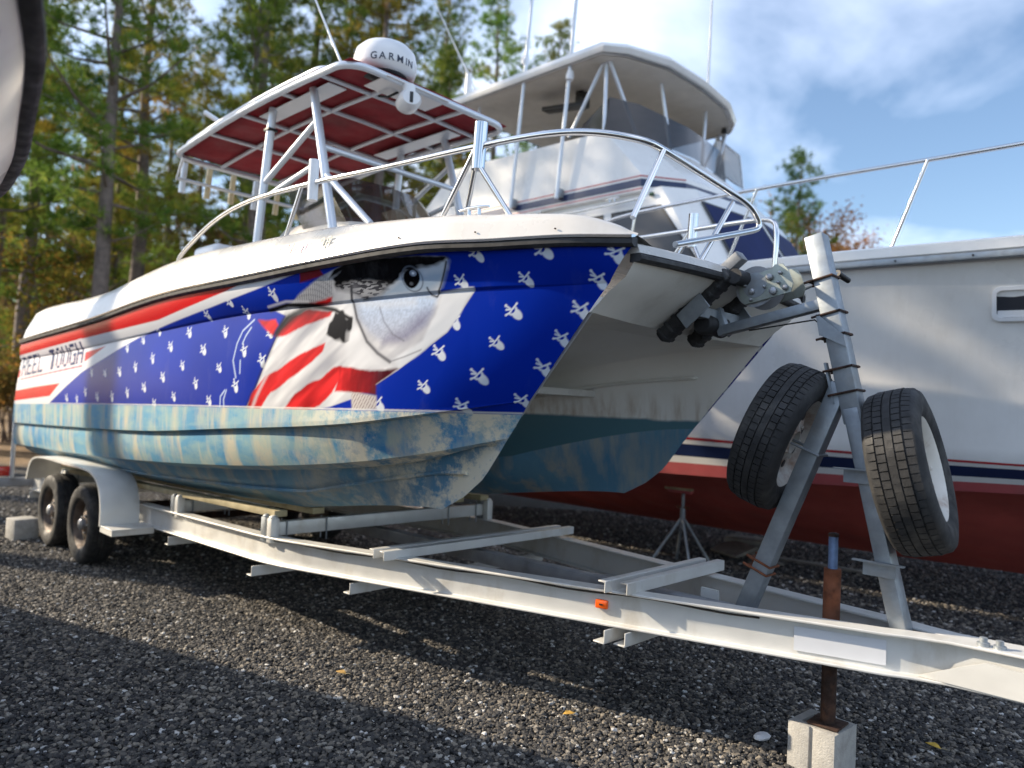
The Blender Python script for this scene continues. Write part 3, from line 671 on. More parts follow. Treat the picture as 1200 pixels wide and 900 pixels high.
ART = {
  'WHITE': [(8.771,1.911),(8.922,1.215),(7.135,1.271),(7.032,1.305),(6.604,1.449),(6.223,1.568),(5.757,1.669),(5.464,1.734),(5.028,1.822),(4.41,1.899),(3.853,1.964),(3.32,2.03),(2.866,2.096),(2.831,2.191),(4.377,2.159)],
  'RED1': [(8.904,1.689),(8.17,1.74),(7.363,1.783),(6.106,1.846),(4.611,1.923),(4.04,1.993),(3.625,2.045),(3.424,2.08),(3.565,2.154),(5.15,2.101),(8.758,1.933)],
  'RED2': [(8.7,1.558),(6.265,1.726),(5.722,1.774),(5.975,1.707),(6.23,1.646),(8.663,1.486)],
  'RED3': [(8.95,1.334),(7.636,1.424),(6.809,1.469),(7.094,1.35),(8.926,1.238)],
  'TXT': [(8.185,1.498),(6.232,1.625),(6.18,1.831),(8.193,1.72)],
  'TUNA': [(1.767,1.952),(1.778,1.961),(1.964,1.944),(1.938,1.985),(1.874,2.085),(1.883,2.093),(2.046,2.106),(2.256,2.112),(2.516,2.103),(2.708,2.063),(2.848,2.009),(3.018,1.947),(3.202,1.929),(3.207,1.917),(3.092,1.883),(3.216,1.648),(3.3,1.488),(3.4,1.354),(2.782,1.377),(2.625,1.401),(2.482,1.441),(2.309,1.521),(2.185,1.591),(2.06,1.672),(1.922,1.762),(1.841,1.862)],
  'GREYBACK': [(3.018,1.947),(2.848,2.009),(2.708,2.063),(2.636,2.051),(2.673,1.962),(2.846,1.932),(2.968,1.93)],
  'R_UP': [(3.173,1.767),(3.039,1.881),(2.881,1.902),(2.697,1.893),(2.71,1.867),(2.89,1.826),(3.056,1.78)],
  'R_MID': [(3.4,1.354),(3.324,1.456),(3.223,1.54),(3,1.632),(2.819,1.706),(2.73,1.729),(2.74,1.683),(2.848,1.609),(3.006,1.524),(3.14,1.46),(3.251,1.359)],
  'R_LOW': [(3.025,1.368),(2.93,1.457),(2.741,1.543),(2.628,1.599),(2.576,1.608),(2.583,1.531),(2.627,1.472),(2.705,1.405),(2.782,1.377)],
  'MAROON': [(2.597,1.605),(2.512,1.605),(2.367,1.583),(2.183,1.598),(2.284,1.536),(2.313,1.519),(2.311,1.464),(2.478,1.473),(2.606,1.476),(2.594,1.53)],
  'R_TOPFIN': [(2.864,2.109),(2.718,2.107),(2.689,2.068),(2.806,2.049),(2.89,2.039)],
  'R_BACKFIN': [(3.362,1.87),(3.182,1.863),(3.146,1.83),(3.192,1.767)],
  'R_STREAK': [(2.869,1.933),(2.677,1.96),(2.695,1.932),(2.835,1.913)],
  'BLACK': [(2.636,2.051),(2.519,2.096),(2.257,2.109),(2.031,2.103),(1.872,2.089),(1.951,2.064),(2.035,2.058),(2.145,2.04),(2.255,1.99),(2.385,1.948),(2.455,1.935),(2.52,1.984),(2.628,2.001)],
  'SPECK': [(2.628,2.001),(2.52,1.984),(2.455,1.935),(2.328,1.945),(2.273,1.991),(2.379,2.009),(2.535,2.018)],
  'CHEEK': [(2.541,1.926),(2.338,1.936),(1.98,1.935),(2.001,1.868),(2.037,1.797),(2.15,1.739),(2.291,1.711),(2.396,1.764),(2.489,1.844)],
  'CHEEKLOW': [(2.092,1.844),(2.001,1.874),(2.037,1.797),(2.15,1.736),(2.301,1.711),(2.259,1.747),(2.154,1.779)],
  'SNOUT': [(2.237,1.989),(2.148,2.034),(1.969,2.059),(1.879,2.083),(1.952,1.974),(2.026,1.947),(2.336,1.938)],
  'JAW': [(1.955,1.944),(1.772,1.955),(1.841,1.865),(1.922,1.765),(2.06,1.674),(2.186,1.598),(2.243,1.631),(2.064,1.725),(1.99,1.841)],
  'BPATCH': [(2.67,1.895),(2.547,1.839),(2.535,1.738),(2.653,1.736),(2.731,1.794),(2.691,1.859)],
  'BLEFT': [(3.092,1.883),(2.954,1.923),(3.051,1.873),(3.147,1.774),(3.2,1.768)],
  'FINLET': [(2.478,1.473),(2.31,1.46),(2.303,1.396),(2.462,1.39)],
  'EYE': [(2.159,2.028),(2.127,2.051),(2.083,2.057),(2.054,2.041),(2.061,2.004),(2.096,1.975),(2.133,1.97),(2.158,1.993)],
}
INK = {
  'GILL': [(2.512,2),(2.539,1.932),(2.5,1.845),(2.411,1.729),(2.327,1.67),(2.242,1.629)],
  'CREASE': [(3.244,1.918),(3.063,1.938),(2.872,1.93),(2.67,1.895),(2.548,1.844)],
  'MOUTH': [(2.03,1.969),(2.018,1.939),(1.985,1.927),(1.953,1.97),(1.887,2.072)],
  'GILL2': [(2.346,1.895),(2.308,1.824),(2.242,1.761),(2.166,1.728)],
  'JAWL': [(2.242,1.629),(2.158,1.652),(2.061,1.685)],
}
MOTIFS = [(1.717,2.094),(1.397,2.086),(1.113,2.058),(1.831,1.986),(1.503,1.979),(1.202,1.966),(1.579,1.849),(1.287,1.848),(1.879,1.811),(1.67,1.716),(1.385,1.735),(1.957,1.673),(1.764,1.57),(1.483,1.611),(2.034,1.516),(1.599,1.469),(1.855,1.431),(2.29,1.424),(3.153,1.998),(3.927,1.922),(3.618,1.983),(3.479,1.916),(4.204,1.827),(4.461,1.741),(3.722,1.815),(4.956,1.797),(5.248,1.747),(4.739,1.665),(3.973,1.71),(5.039,1.606),(4.245,1.613),(3.743,1.597),(3.469,1.697),(5.35,1.572),(4.532,1.536),(4.031,1.499),(5.663,1.56),(5.978,1.566),(3.524,1.492),(4.843,1.462),(5.155,1.418),(4.335,1.409),(3.836,1.397),(5.467,1.382),(5.801,1.374),(4.644,1.353),(4.679,1.852),(3.222,1.79),(6.092,1.406),(3.266,1.637),(6.581,1.346),(6.301,1.346)]
SPLASH = [[(3.405,1.873),(3.51,1.813),(3.57,1.74),(3.572,1.639),(3.542,1.538)], [(3.426,1.828),(3.466,1.784),(3.507,1.739)], [(3.5,1.638),(3.484,1.565)], [(3.649,1.462),(3.691,1.424),(3.702,1.363)], [(3.63,1.463),(3.65,1.407),(3.654,1.365)]]
# vinyl print, painted in hull coordinates (s along the hull, z up) --------------
def seg_d(px, py, a, b_):
    ax, ay = a; bx, by = b_; vx, vy = bx - ax, by - ay
    u = np.clip(((px - ax) * vx + (py - ay) * vy) / (vx*vx + vy*vy + 1e-12), 0, 1)
    return np.hypot(px - ax - u*vx, py - ay - u*vy)
def poly_cov(px, py, pts, aa=.004):
    """antialiased coverage of a polygon at points"""
    P = np.array(pts); lo = P.min(0) - .03; hi = P.max(0) + .03
    out = np.zeros(px.shape); m = (px > lo[0]) & (px < hi[0]) & (py > lo[1]) & (py < hi[1])
    if not m.any(): return out
    x = px[m]; y = py[m]; ins = np.zeros(x.shape, bool); d = np.full(x.shape, 9.)
    for i in range(len(P)):
        a, b_ = P[i], P[(i+1) % len(P)]
        c = ((a[1] > y) != (b_[1] > y)) & (x < (b_[0]-a[0]) * (y-a[1]) / (b_[1]-a[1] + 1e-12) + a[0]); ins ^= c
        d = np.minimum(d, seg_d(x, y, a, b_))
    out[m] = np.clip(.5 + np.where(ins, d, -d) / aa / 2, 0, 1); return out
def line_cov(px, py, pts, w, aa=.004):
    d = np.full(px.shape, 9.)
    for a, b_ in zip(pts[:-1], pts[1:]): d = np.minimum(d, seg_d(px, py, a, b_))
    return np.clip(.5 + (w/2 - d) / aa / 2, 0, 1)
def smooth_poly(pts, k=1):
    P = [np.array(p) for p in pts]
    for _ in range(k):
        Q = []
        for i in range(len(P)):
            a, b_ = P[i], P[(i+1) % len(P)]; Q += [a*.75 + b_*.25, a*.25 + b_*.75]
        P = Q
    return [tuple(p) for p in P]
def vnoise(x, y, seed):
    """cheap value noise"""
    xi = np.floor(x).astype(int); yi = np.floor(y).astype(int); fx = x - xi; fy = y - yi
    fx = fx*fx*(3-2*fx); fy = fy*fy*(3-2*fy)
    def h(i, j):
        v = np.sin(i * 127.1 + j * 311.7 + seed * 74.7) * 43758.5453; return v - np.floor(v)
    return (h(xi, yi)*(1-fx) + h(xi+1, yi)*fx)*(1-fy) + (h(xi, yi+1)*(1-fx) + h(xi+1, yi+1)*fx)*fy
LETTERS = {'R': ['1110', '1001', '1001', '1110', '1010', '1001', '1001'], 'E': ['1111', '1000', '1000', '1110', '1000', '1000', '1111'], 'L': ['1000']*6 + ['1111'],
           'T': ['1111', '0110', '0110', '0110', '0110', '0110', '0110'], 'O': ['0110', '1001', '1001', '1001', '1001', '1001', '0110'], 'U': ['1001']*6 + ['0110'],
           'G': ['0111', '1000', '1000', '1011', '1001', '1001', '0111'], 'H': ['1001', '1001', '1001', '1111', '1001', '1001', '1001']}
def paint(s_, z_):
    n = s_.shape; C = np.zeros(n + (4,)); C[..., :3] = (.002, .022, .31); C[..., 3] = 1
    def lay(col, cov):
        k = cov[..., None]; C[..., :3] = C[..., :3]*(1-k) + np.broadcast_to(np.array(col), n + (3,))*k
    wav = vnoise(s_*3, z_*3, 1); C[..., :3] *= (.82 + .36*wav)[..., None]
    # small white leaping-bait motifs scattered over the blue
    for i, (cs, cz) in enumerate(MOTIFS):
        m = (abs(s_ - cs) < .12) & (abs(z_ - cz) < .12)
        if not m.any(): continue
        k_ = 1.27 + .12*math.sin(i*5.1); ds = -(s_[m] - cs)*k_; dz = (z_[m] - cz)*k_; an = rad(36 + 13*math.sin(i*2.3))
        u = ds*math.cos(an) + dz*math.sin(an); v = -ds*math.sin(an) + dz*math.cos(an)      # v: along the body, up = arms
        cov = np.clip(.5 + (1 - np.hypot(u/.024, (v+.020)/.034)) * .03/.006, 0, 1)
        for sx_, sy_, ex, ez in ((0, .0, -.006, .050), (-.024, .014, -.042, .022), (.022, .012, .040, .012), (-.026, .014, .024, .012), (-.022, .0, -.026, .014), (.02, -.004, .024, .012), (-.004, .02, -.020, .036)):
            d = seg_d(u, v, (sx_, sy_), (ex, ez)); cov = np.maximum(cov, np.clip(.5 + (.0046 - d)/.005, 0, 1))
        for ex, ez, r_ in ((-.006, .052, .0075), (-.043, .022, .006), (.041, .012, .006), (-.020, .037, .005)): cov = np.maximum(cov, np.clip(.5 + (r_ - np.hypot(u-ex, v-ez))/.005, 0, 1))
        hole = np.clip(.5 + (1 - np.hypot(u/.014, (v-.003)/.0065)) * .01/.005, 0, 1); cov = cov*(1-hole)
        Cm = C[m]; k = cov[:, None]; Cm[:, :3] = Cm[:, :3]*(1-k) + np.array((.62, .66, .72))*k; C[m] = Cm
    for pl in SPLASH:
        wob = [(p[0] + .012*math.sin(9*j), p[1]) for j, p in enumerate(pl)]
        lay((.55, .66, .82), line_cov(s_, z_, wob, .011)*.8)
    # flag band at the quarter
    lay((.68, .69, .72), poly_cov(s_, z_, ART['WHITE']))
    for k in ('RED1', 'RED2', 'RED3'): lay(np.stack([.48 + .14*wav, .008 + 0*wav, .011 + 0*wav], -1), poly_cov(s_, z_, ART[k]))
    # quarter lettering
    T = ART['TXT']; s0, z0 = T[0]; s1, z1 = T[1]; zt0 = T[3][1]; zt1 = T[2][1]
    u = (s_ - s0) / (s1 - s0); lo = z0 + (z1 - z0)*u; hi = zt0 + (zt1 - zt0)*u; v = (z_ - lo) / (hi - lo)
    box = ((u > -.02) & (u < 1.02) & (v > -.10) & (v < 1.06)).astype(float); lay((.74, .70, .74), box*.85)
    ul = ((u > 0) & (u < 1) & (v > -.06) & (v < .02)).astype(float); lay((.35, .05, .10), ul*.8)
    word = 'REEL TOUGH'; cw = 1/10.; vv = (v - .10) / .86
    cov = np.zeros(n)
    for ci, ch in enumerate(word):
        if ch == ' ': continue
        G = LETTERS[ch]
        for r_ in range(7):
            for c_ in range(4):
                if G[r_][c_] == '1':
                    x0, x1 = (ci + .06 + c_*.22)*cw, (ci + .06 + (c_+1)*.22)*cw; y1, y0 = 1 - r_/7, 1 - (r_+1)/7
                    cov = np.maximum(cov, ((u >= x0) & (u <= x1) & (vv >= y0) & (vv <= y1)).astype(float))
    lay((.030, .045, .13), cov)
    # tuna and flag ------------------------------------------------
    sw = s_ + .016*(vnoise(s_*11, z_*11, 11) - .5) + .003*(vnoise(s_*60, z_*60, 12) - .5); zw = z_ + .016*(vnoise(s_*11, z_*11, 13) - .5) + .003*(vnoise(s_*60, z_*60, 14) - .5)
    def art(k, aa=.006, sm=0, warp=True):
        P = smooth_poly(ART[k]) if sm else ART[k]
        return poly_cov(sw if warp else s_, zw if warp else z_, P, aa)
    wb0 = s_ + .06*(vnoise(s_*26, z_*26, 41) - .5); zb0 = z_ + .05*(vnoise(s_*26, z_*26, 42) - .5)
    body = art('TUNA', .004, 0, False)
    qp = s_*.58 + z_*.81; ql = -.81*s_ + .58*z_; fb = .65*vnoise(qp*17, ql*3.2, 3) + .35*vnoise(qp*45, ql*9, 4)
    g = np.stack([.26 + .52*fb, .27 + .51*fb, .31 + .47*fb], -1); lay(g, body)
    lay(np.stack([.50 + .2*fb, .51 + .2*fb, .53 + .2*fb], -1), poly_cov(sw, zw, [(2.62, 1.90), (2.54, 1.93), (2.50, 1.84), (2.41, 1.73), (2.24, 1.63), (2.2, 1.60), (2.36, 1.59), (2.5, 1.61), (2.56, 1.62), (2.545, 1.74), (2.55, 1.84)], .02)*.9)
    lay((.42, .43, .45), art('GREYBACK', .01)*.9)
    hatch = ((np.sin((s_*1.3 + z_)*520) > .1)).astype(float); lay((.10, .10, .11), art('GREYBACK', .01)*hatch*.55)
    redv = np.stack([.16 + .66*fb, .002 + .03*fb, .004 + .03*fb], -1)
    for k in ('R_UP', 'R_MID', 'R_LOW', 'R_BACKFIN', 'R_STREAK'): lay(redv, art(k, .007))
    mk = np.clip((2.62 - s_)/.32, 0, 1)[..., None]; st_ = vnoise(s_*55, z_*12, 8)[..., None]
    lay((redv*(1-mk) + np.array((.06, .004, .010))*mk)*(.75 + .5*st_), art('MAROON', .007))
    lay((.50, .50, .52), line_cov(sw, zw, [(3.33, 1.37), (3.2, 1.55), (3.12, 1.62)], .022, .012)*.8)
    lay((.17, .012, .02), art('R_TOPFIN'))
    lay((.006, .006, .008), poly_cov(wb0, zb0, ART['BPATCH'], .010)); lay((.006, .005, .006), art('BLEFT', .014))
    lay((.010, .009, .010), poly_cov(sw, zw, [(3.10, 1.89), (2.95, 1.93), (2.80, 1.925), (2.70, 1.90), (2.86, 1.895), (2.98, 1.87), (3.10, 1.80), (3.16, 1.77)], .02)*.9)
    lay((.015, .014, .016), line_cov(sw, zw, [(3.39, 1.37), (3.31, 1.47), (3.23, 1.64), (3.14, 1.80)], .020, .016)*.75)
    ck = np.clip((z_ - 1.72)/.22, 0, 1)[..., None]; sc_ = vnoise(s_*120, z_*120, 21)[..., None]
    lay((np.array((.36, .37, .43))*(1-ck) + np.array((.42, .52, .68))*ck)*(.85 + .3*sc_), art('CHEEK', .018))
    lay((.16, .15, .23), art('CHEEKLOW', .035)*.8)
    lay((.60, .61, .63), line_cov(sw, zw, [(2.50, 1.92), (2.30, 1.90), (2.12, 1.905)], .03, .02)*.5)
    lay((.34, .43, .54), art('SNOUT', .02)); lay((.62, .66, .70), line_cov(sw, zw, [(2.02, 2.03), (1.94, 2.045), (1.90, 2.06)], .02, .015)*.6)
    lay(np.stack([.50 + .2*fb, .53 + .18*fb, .57 + .16*fb], -1), art('JAW', .008))
    wb = s_ + .03*(vnoise(s_*30, z_*70, 31) - .5); zb_ = z_ + .014*(vnoise(s_*30, z_*70, 32) - .5)
    lay((.004, .004, .005), poly_cov(wb, zb_, ART['BLACK'], .010))
    lay((.004, .004, .005), poly_cov(s_, z_, [(2.66, 2.045), (2.53, 2.08), (2.26, 2.085), (2.04, 2.08), (1.90, 2.075), (1.86, 2.10), (2.05, 2.125), (2.26, 2.13), (2.55, 2.125)], .006)*body)
    sp = vnoise(s_*38, z_*170, 5); lay((.07, .07, .08), art('SPECK', .02)*.9); lay((.50, .50, .51), art('SPECK', .02)*(sp > .5)*.85)
    lay((.002, .002, .003), art('EYE', .003, 1, False))
    ex = np.hypot((s_ - 2.092)/.015, (z_ - 2.036)/.010); lay((.30, .36, .46), np.clip((1.5-ex)*3, 0, 1)*.8); lay((.75, .80, .86), np.clip((.7-ex)*3, 0, 1))
    ex = np.hypot((s_ - 2.118)/.014, (z_ - 1.992)/.010); lay((.16, .18, .22), np.clip((1-ex)*2, 0, 1)*.5)
    ex = np.hypot((s_ - 2.105)/.06, (z_ - 2.012)/.055); lay((.10, .12, .16), np.clip(1 - abs(ex - 1)*9, 0, 1)*.85)
    lay((.50, .46, .44), art('FINLET')); lay((.22, .18, .18), art('FINLET')*(np.sin((s_ + z_*.5)*330) > .45)*.7)
    lay((.010, .010, .012), line_cov(s_, z_, INK['GILL'], .016, .005)); lay((.30, .30, .33), line_cov(s_ + .022, z_ + .008, INK['GILL'], .03, .03)*.55)
    lay((.008, .008, .009), line_cov(s_, z_, INK['CREASE'], .020, .006)); lay((.62, .62, .64), line_cov(s_, z_ - .018, INK['CREASE'][:3], .010, .006)*.9)
    lay((.02, .02, .025), line_cov(s_, z_, INK['MOUTH'], .009)); lay((.14, .14, .17), line_cov(s_, z_, INK['GILL2'], .006)*.8); lay((.16, .16, .18), line_cov(s_, z_, INK['JAWL'], .007)*.7)
    # below the paint line: antifouling (mask 0), with the pale boot line just above it
    pz = np.interp(s_.ravel(), [p[0] for p in PAINT], [p[1] for p in PAINT]).reshape(n)
    lay((.70, .70, .66), np.clip(1 - abs(z_ - pz - .006)/.006, 0, 1))
    C[..., 3] = np.clip(.5 + (z_ - pz)/.006, 0, 1)
    return C
def antifoul_nodes(t):
    c = noise(t, 1.4, 7, .6, (1, 1, .6)); st = noise(t, 2.4, 9, .62, (2.4, 2.4, .38))
    col = mix(t, rng(t, c, .38, .60), (.075, .25, .45), (.16, .36, .50))
    col = mix(t, rng(t, st, .45, .60, 0, .9), col, (.55, .50, .38))
    col = mix(t, rng(t, noise(t, 5, 9, .72, (1.5, 1.5, .6)), .53, .70, 0, .65), col, (.07, .24, .45))
    col = mix(t, rng(t, noise(t, 30, 8, .75), .62, .74, 0, .5), col, (.58, .54, .45))
    return col
def bow_cream(t, c):
    """cream patches, stronger towards the bow, on the outboard side of the starboard forefoot"""
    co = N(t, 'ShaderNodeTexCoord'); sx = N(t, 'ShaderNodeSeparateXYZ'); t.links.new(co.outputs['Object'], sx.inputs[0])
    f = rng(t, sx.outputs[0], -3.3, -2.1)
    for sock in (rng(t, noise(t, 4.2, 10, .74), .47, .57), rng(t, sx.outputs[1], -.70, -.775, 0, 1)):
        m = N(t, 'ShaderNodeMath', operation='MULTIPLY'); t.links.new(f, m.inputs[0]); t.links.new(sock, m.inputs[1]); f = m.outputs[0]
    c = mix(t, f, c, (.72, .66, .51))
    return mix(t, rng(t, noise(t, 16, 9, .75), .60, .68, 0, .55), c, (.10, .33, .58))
def hull_mat():
    m, t, b, out = newmat('vinyl_wrap_and_bottom_paint')
    a = N(t, 'ShaderNodeAttribute'); a.attribute_name = 'print'
    af = antifoul_nodes(t)
    # upper greenish band of the bottom paint (between the boot line and the spray rail)
    sx = N(t, 'ShaderNodeTexCoord'); sp = N(t, 'ShaderNodeSeparateXYZ'); t.links.new(sx.outputs['Object'], sp.inputs[0])
    af = mix(t, rng(t, noise(t, 4, 6, .6, (1, 1, 3)), .42, .62, 0, .5), af, (.36, .48, .42))
    af = bow_cream(t, af)
    c = mix(t, a.outputs['Alpha'], af, a.outputs['Color'])
    c = mix(t, rng(t, noise(t, 5, 8, .7, (1, 1, .4)), .56, .78, 0, .08), c, (.30, .30, .32))
    t.links.new(c, b.inputs['Base Color'])
    t.links.new(rng(t, a.outputs['Alpha'], 0, 1, .7, .27), b.inputs['Roughness']); b.inputs['Specular IOR Level'].default_value = .06
    bump(t, b, noise(t, 6, 3), .06, .01)
    return m
MT['hull_side'] = hull_mat()
def bottom_mat():
    m, t, b, out = newmat('bottom_paint')
    c = antifoul_nodes(t)
    c = mix(t, rng(t, noise(t, 1.1, 6), .28, .58, .1, .65), c, (.085, .21, .32)); c = bow_cream(t, c)
    t.links.new(c, b.inputs['Base Color']); b.inputs['Roughness'].default_value = .7
    bump(t, b, noise(t, 40, 5), .25, .006); return m
MT['bottom'] = bottom_mat()

CAT = yard('catamaran_boat', 4.7, 0, 0)
tag(CAT, 'twin-hulled fishing boat with a tuna and flag wrap on the white trailer', 'boat')
def attr_col(o, C):
    me = o.data; a = me.color_attributes.new('print', 'FLOAT_COLOR', 'POINT'); a.data.foreach_set('color', C.astype(np.float32).ravel())
GN = 900
for sg in (-1, 1):
    rows = outer_rows(GN if sg < 0 else 260); nr, nc, _ = rows.shape
    P = np.stack([-rows[..., 0], sg * rows[..., 1], rows[..., 2]], -1).reshape(-1, 3)
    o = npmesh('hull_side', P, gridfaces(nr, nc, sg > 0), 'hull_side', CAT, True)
    o.data.set_sharp_from_angle(angle=rad(40))
    attr_col(o, paint(rows[..., 0], rows[..., 2]))
    if sg < 0: o['label'] = 'blue starboard side with flag stripes, tuna and lettering'
# bottoms and tunnel
def stem_s(z_):
    zz = [p[0] for p in STEM]; return np.interp(z_, zz, [p[1] for p in STEM])
def bottom_rows(n):
    """chine -> keel -> inner chine -> tunnel wall -> tunnel crown, one hull"""
    g = gdist(n); rows = []
    ch = rowpts(CHINE, g); chi = rowpts(CHINE, g, -.028, -.085); ke = rowpts(KEEL, g)
    rows += [ch, chi]; K = 9
    for j in range(1, K + 1):
        f = j / K; z0s = 1.30 + (.926 - 1.30) * f
        s0 = float(stem_s(z0s)); s_ = s0 + (8.5 + .05*f - s0) * g
        ti, zi = crv(CHINE, s_); tk, zk = crv(KEEL, np.maximum(s_, KEEL[0][0]))
        w = np.clip((s_ - s0) / .9, 0, 1)**.8
        ti = ti - .085*np.clip((s_ - s0)/.5, 0, 1)
        # rounded section
        tt = tk + (ti - tk) * (1 - f**1.6); zz = zi + (zk - zi) * (f**.75)
        zst = z0s; blend = np.clip((s_ - s0) / 1.25, 0, 1)**.9
        rows.append(np.stack([s_, .765*(1-blend) + tt*blend, zst*(1-blend) + zz*blend], -1))
    for j in range(1, 6):                                          # inner bottom back up to the inner chine
        f = 1 - j / 5; z0s = 1.36 + (.926 - 1.36) * f
        s0 = float(stem_s(z0s)); s_ = s0 + (8.5 - s0) * g
        ti, zi = crv(CHINE, s_); tk, zk = crv(KEEL, np.maximum(s_, KEEL[0][0]))
        ti = .75 - (ti - .75) * .80; zi = zi + .02
        tt = tk + (ti - tk) * (1 - f**1.6); zz = zi + (zk - zi) * (f**.75)
        blend = np.clip((s_ - s0) / 1.25, 0, 1)**.9
        rows.append(np.stack([s_, .765*(1-blend) + tt*blend, z0s*(1-blend) + zz*blend], -1))
    return np.array(rows)
ROOF = [(1.22, .60, 1.86), (1.6, .56, 1.78), (2.2, .47, 1.68), (3.2, .38, 1.55), (5, .33, 1.44), (8.5, .32, 1.36)]
def tunnel_rows(n):
    g = gdist(n); b_ = bottom_rows(n)[-1]; rows = [b_]
    for j in range(1, 9):
        f = j / 8.; z0s = 1.36 + (1.84 - 1.36) * f
        s0 = float(stem_s(z0s)); s_ = s0 + (8.5 - s0) * g
        ti, zi = crv(CHINE, s_); ti = .75 - (ti - .75)*.80; zi = zi + .02
        tr, zr = crv(ROOF, np.maximum(s_, 1.22))
        e = f**1.8; tt = ti + (tr - ti) * e; zz = zi + (zr - zi) * (1 - (1-f)**1.5)
        blend = np.clip((s_ - s0) / 1.5, 0, 1)**.85
        rows.append(np.stack([s_, .77*(1-blend) + tt*blend, z0s*(1-blend) + zz*blend], -1))
    last = rows[-1]
    for f in (.33, .66, 1.0):
        L_ = last.copy(); L_[:, 1] = last[:, 1] * (1 - f); L_[:, 2] += .05 * (1 - (1-f)**2); L_[:, 0] += .16 * min(1, f*1.6) * np.clip(1 - (last[:, 0] - 1.26), 0, 1); rows.append(L_)
    return np.array(rows)
for sg in (-1, 1):
    for nm, fn, mt in (('hull_bottom', bottom_rows, 'bottom'), ('tunnel_side', tunnel_rows, None)):
        rows = fn(140); nr, nc, _ = rows.shape
        P = np.stack([-rows[..., 0], sg * rows[..., 1], rows[..., 2]], -1).reshape(-1, 3)
        if mt is None:
            if 'tunnel' not in MT:
                m, t, b, out = newmat('tunnel_gelcoat')
                sx = N(t, 'ShaderNodeTexCoord'); sp = N(t, 'ShaderNodeSeparateXYZ'); t.links.new(sx.outputs['Object'], sp.inputs[0])
                w = N(t, 'ShaderNodeMath', operation='MULTIPLY_ADD'); w.inputs[1].default_value = .03; t.links.new(noise(t, 6), w.inputs[0]); t.links.new(sp.outputs[2], w.inputs[2])
                gel = mix(t, rng(t, noise(t, 2, 6, .6, (1, 1, .5)), .4, .7, 0, .4), (.86, .84, .80), (.70, .65, .57))
                rustl = mix(t, rng(t, noise(t, 9, 6, .6, (2, 2, .3)), .45, .7, 0, .6), gel, (.34, .22, .10))
                c = mix(t, rng(t, w.outputs[0], 1.47, 1.60), rustl, gel)
                c = mix(t, rng(t, w.outputs[0], 1.412, 1.428), (.085, .20, .25), c)
                t.links.new(c, b.inputs['Base Color']); b.inputs['Roughness'].default_value = .45; MT['tunnel'] = m
            mt = 'tunnel'
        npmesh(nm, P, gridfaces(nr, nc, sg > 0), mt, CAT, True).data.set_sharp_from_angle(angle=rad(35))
# spray rails inside the tunnel and on the bottoms
for sg in (-1, 1):
    tr_ = tunnel_rows(140)[5]
    k0 = [i for i in range(140) if 1.62 < tr_[i, 0] < 2.9]
    mb = MB(); mb.tube([V(tr_[i, 0], sg * (tr_[i, 1] - .012), tr_[i, 2]) for i in k0], [.004] + [.014] * (len(k0) - 1), 6); mb.build('spray_rail', 'gel_aged', CAT, 60)
    br = bottom_rows(140)[5]; k0 = [i for i in range(140) if 1.95 < br[i, 0] < 7.5]
    mb = MB(); mb.tube([V(br[i, 0], sg * (br[i, 1] + .004), br[i, 2] - .004) for i in k0], .012, 6); mb.build('spray_rail', 'bottom', CAT, 60)
# transom
rows = outer_rows(60)[:, -1]; bt = bottom_rows(60)[:, -1]; tn = tunnel_rows(60)[:, -1]
for sg in (-1, 1):
    lp = [V(p[0], sg * p[1], p[2]) for p in list(rows[::8]) + list(bt) + list(tn)] + [V(8.15, 0, 1.87)]
    MB().add(lp, [tuple(range(len(lp)))]).build('transom', 'gel', CAT)

# rub rail --------------------------------------------------------------
def sheer_path(n, off_t=0, off_z=0):
    g = gdist(n); r = rowpts(SHEER, g); return [(a, b_ + off_t, c + off_z) for a, b_, c in r]
def rail_strip(name, prof, mt, n=70, sg=-1):
    rings = []
    for s_, t_, z_ in sheer_path(n): rings.append([V(s_, sg * (t_ + a), z_ + b_) for a, b_ in prof])
    return MB().loft(rings).build(name, mt, CAT, 40)
for sg in (-1, 1):
    rail_strip('rub_rail', [(-.01, -.022), (.012, -.022), (.024, -.012), (.026, .006), (.018, .014), (-.01, .014)], 'rubber', sg=sg)
    rail_strip('rub_rail_insert', [(.012, .014), (.030, .010), (.032, .020), (.020, .025), (-.005, .024)], 'chrome', sg=sg)
# gunwale moulding
GH = [(1.04, .025, 0), (1.12, .075, 0), (1.3, .125, 0), (1.62, .15, 0), (2.0, .165, 0), (2.8, .225, 0), (3.54, .262, 0), (4.72, .285, 0), (5.3, .275, 0), (5.9, .255, 0), (6.6, .275, 0), (7.3, .315, 0), (7.95, .335, 0), (8.1, .28, 0), (8.16, .16, 0)]
def gun_rows(n):
    out = []
    for s_, t_, z_ in sheer_path(n):
        h = float(crv(GH, np.array([min(s_, 8.16)]))[0][0]); k = min(1, (s_ - 1.04) / .3)
        out.append([(s_ + .0, t_ - .004, z_ + .022), (s_ + .012*k, t_ - .012 - .1*h, z_ + .02 + h*.55), (s_ + .02, t_ - .03 - .16*h, z_ + .015 + h*.82), (s_ + .03, t_ - .055 - .24*h, z_ + .012 + h*.95), (s_ + .04, t_ - .10 - .3*h, z_ + .01 + h), (s_ + .06, t_ - .24 - .2*h, z_ + h - .01), (s_ + .07, t_ - .27 - .2*h, z_ + h - .04), (s_ + .07, t_ - .28 - .2*h, z_ - .25*min(1, max(0, (s_ - 1.3)/.8)))])
    return out
for sg in (-1, 1):
    MB().loft([[V(a, sg * b_, c) for a, b_, c in r] for r in gun_rows(110)], cap=False, closed=False).build('gunwale', 'gel', CAT, 50)
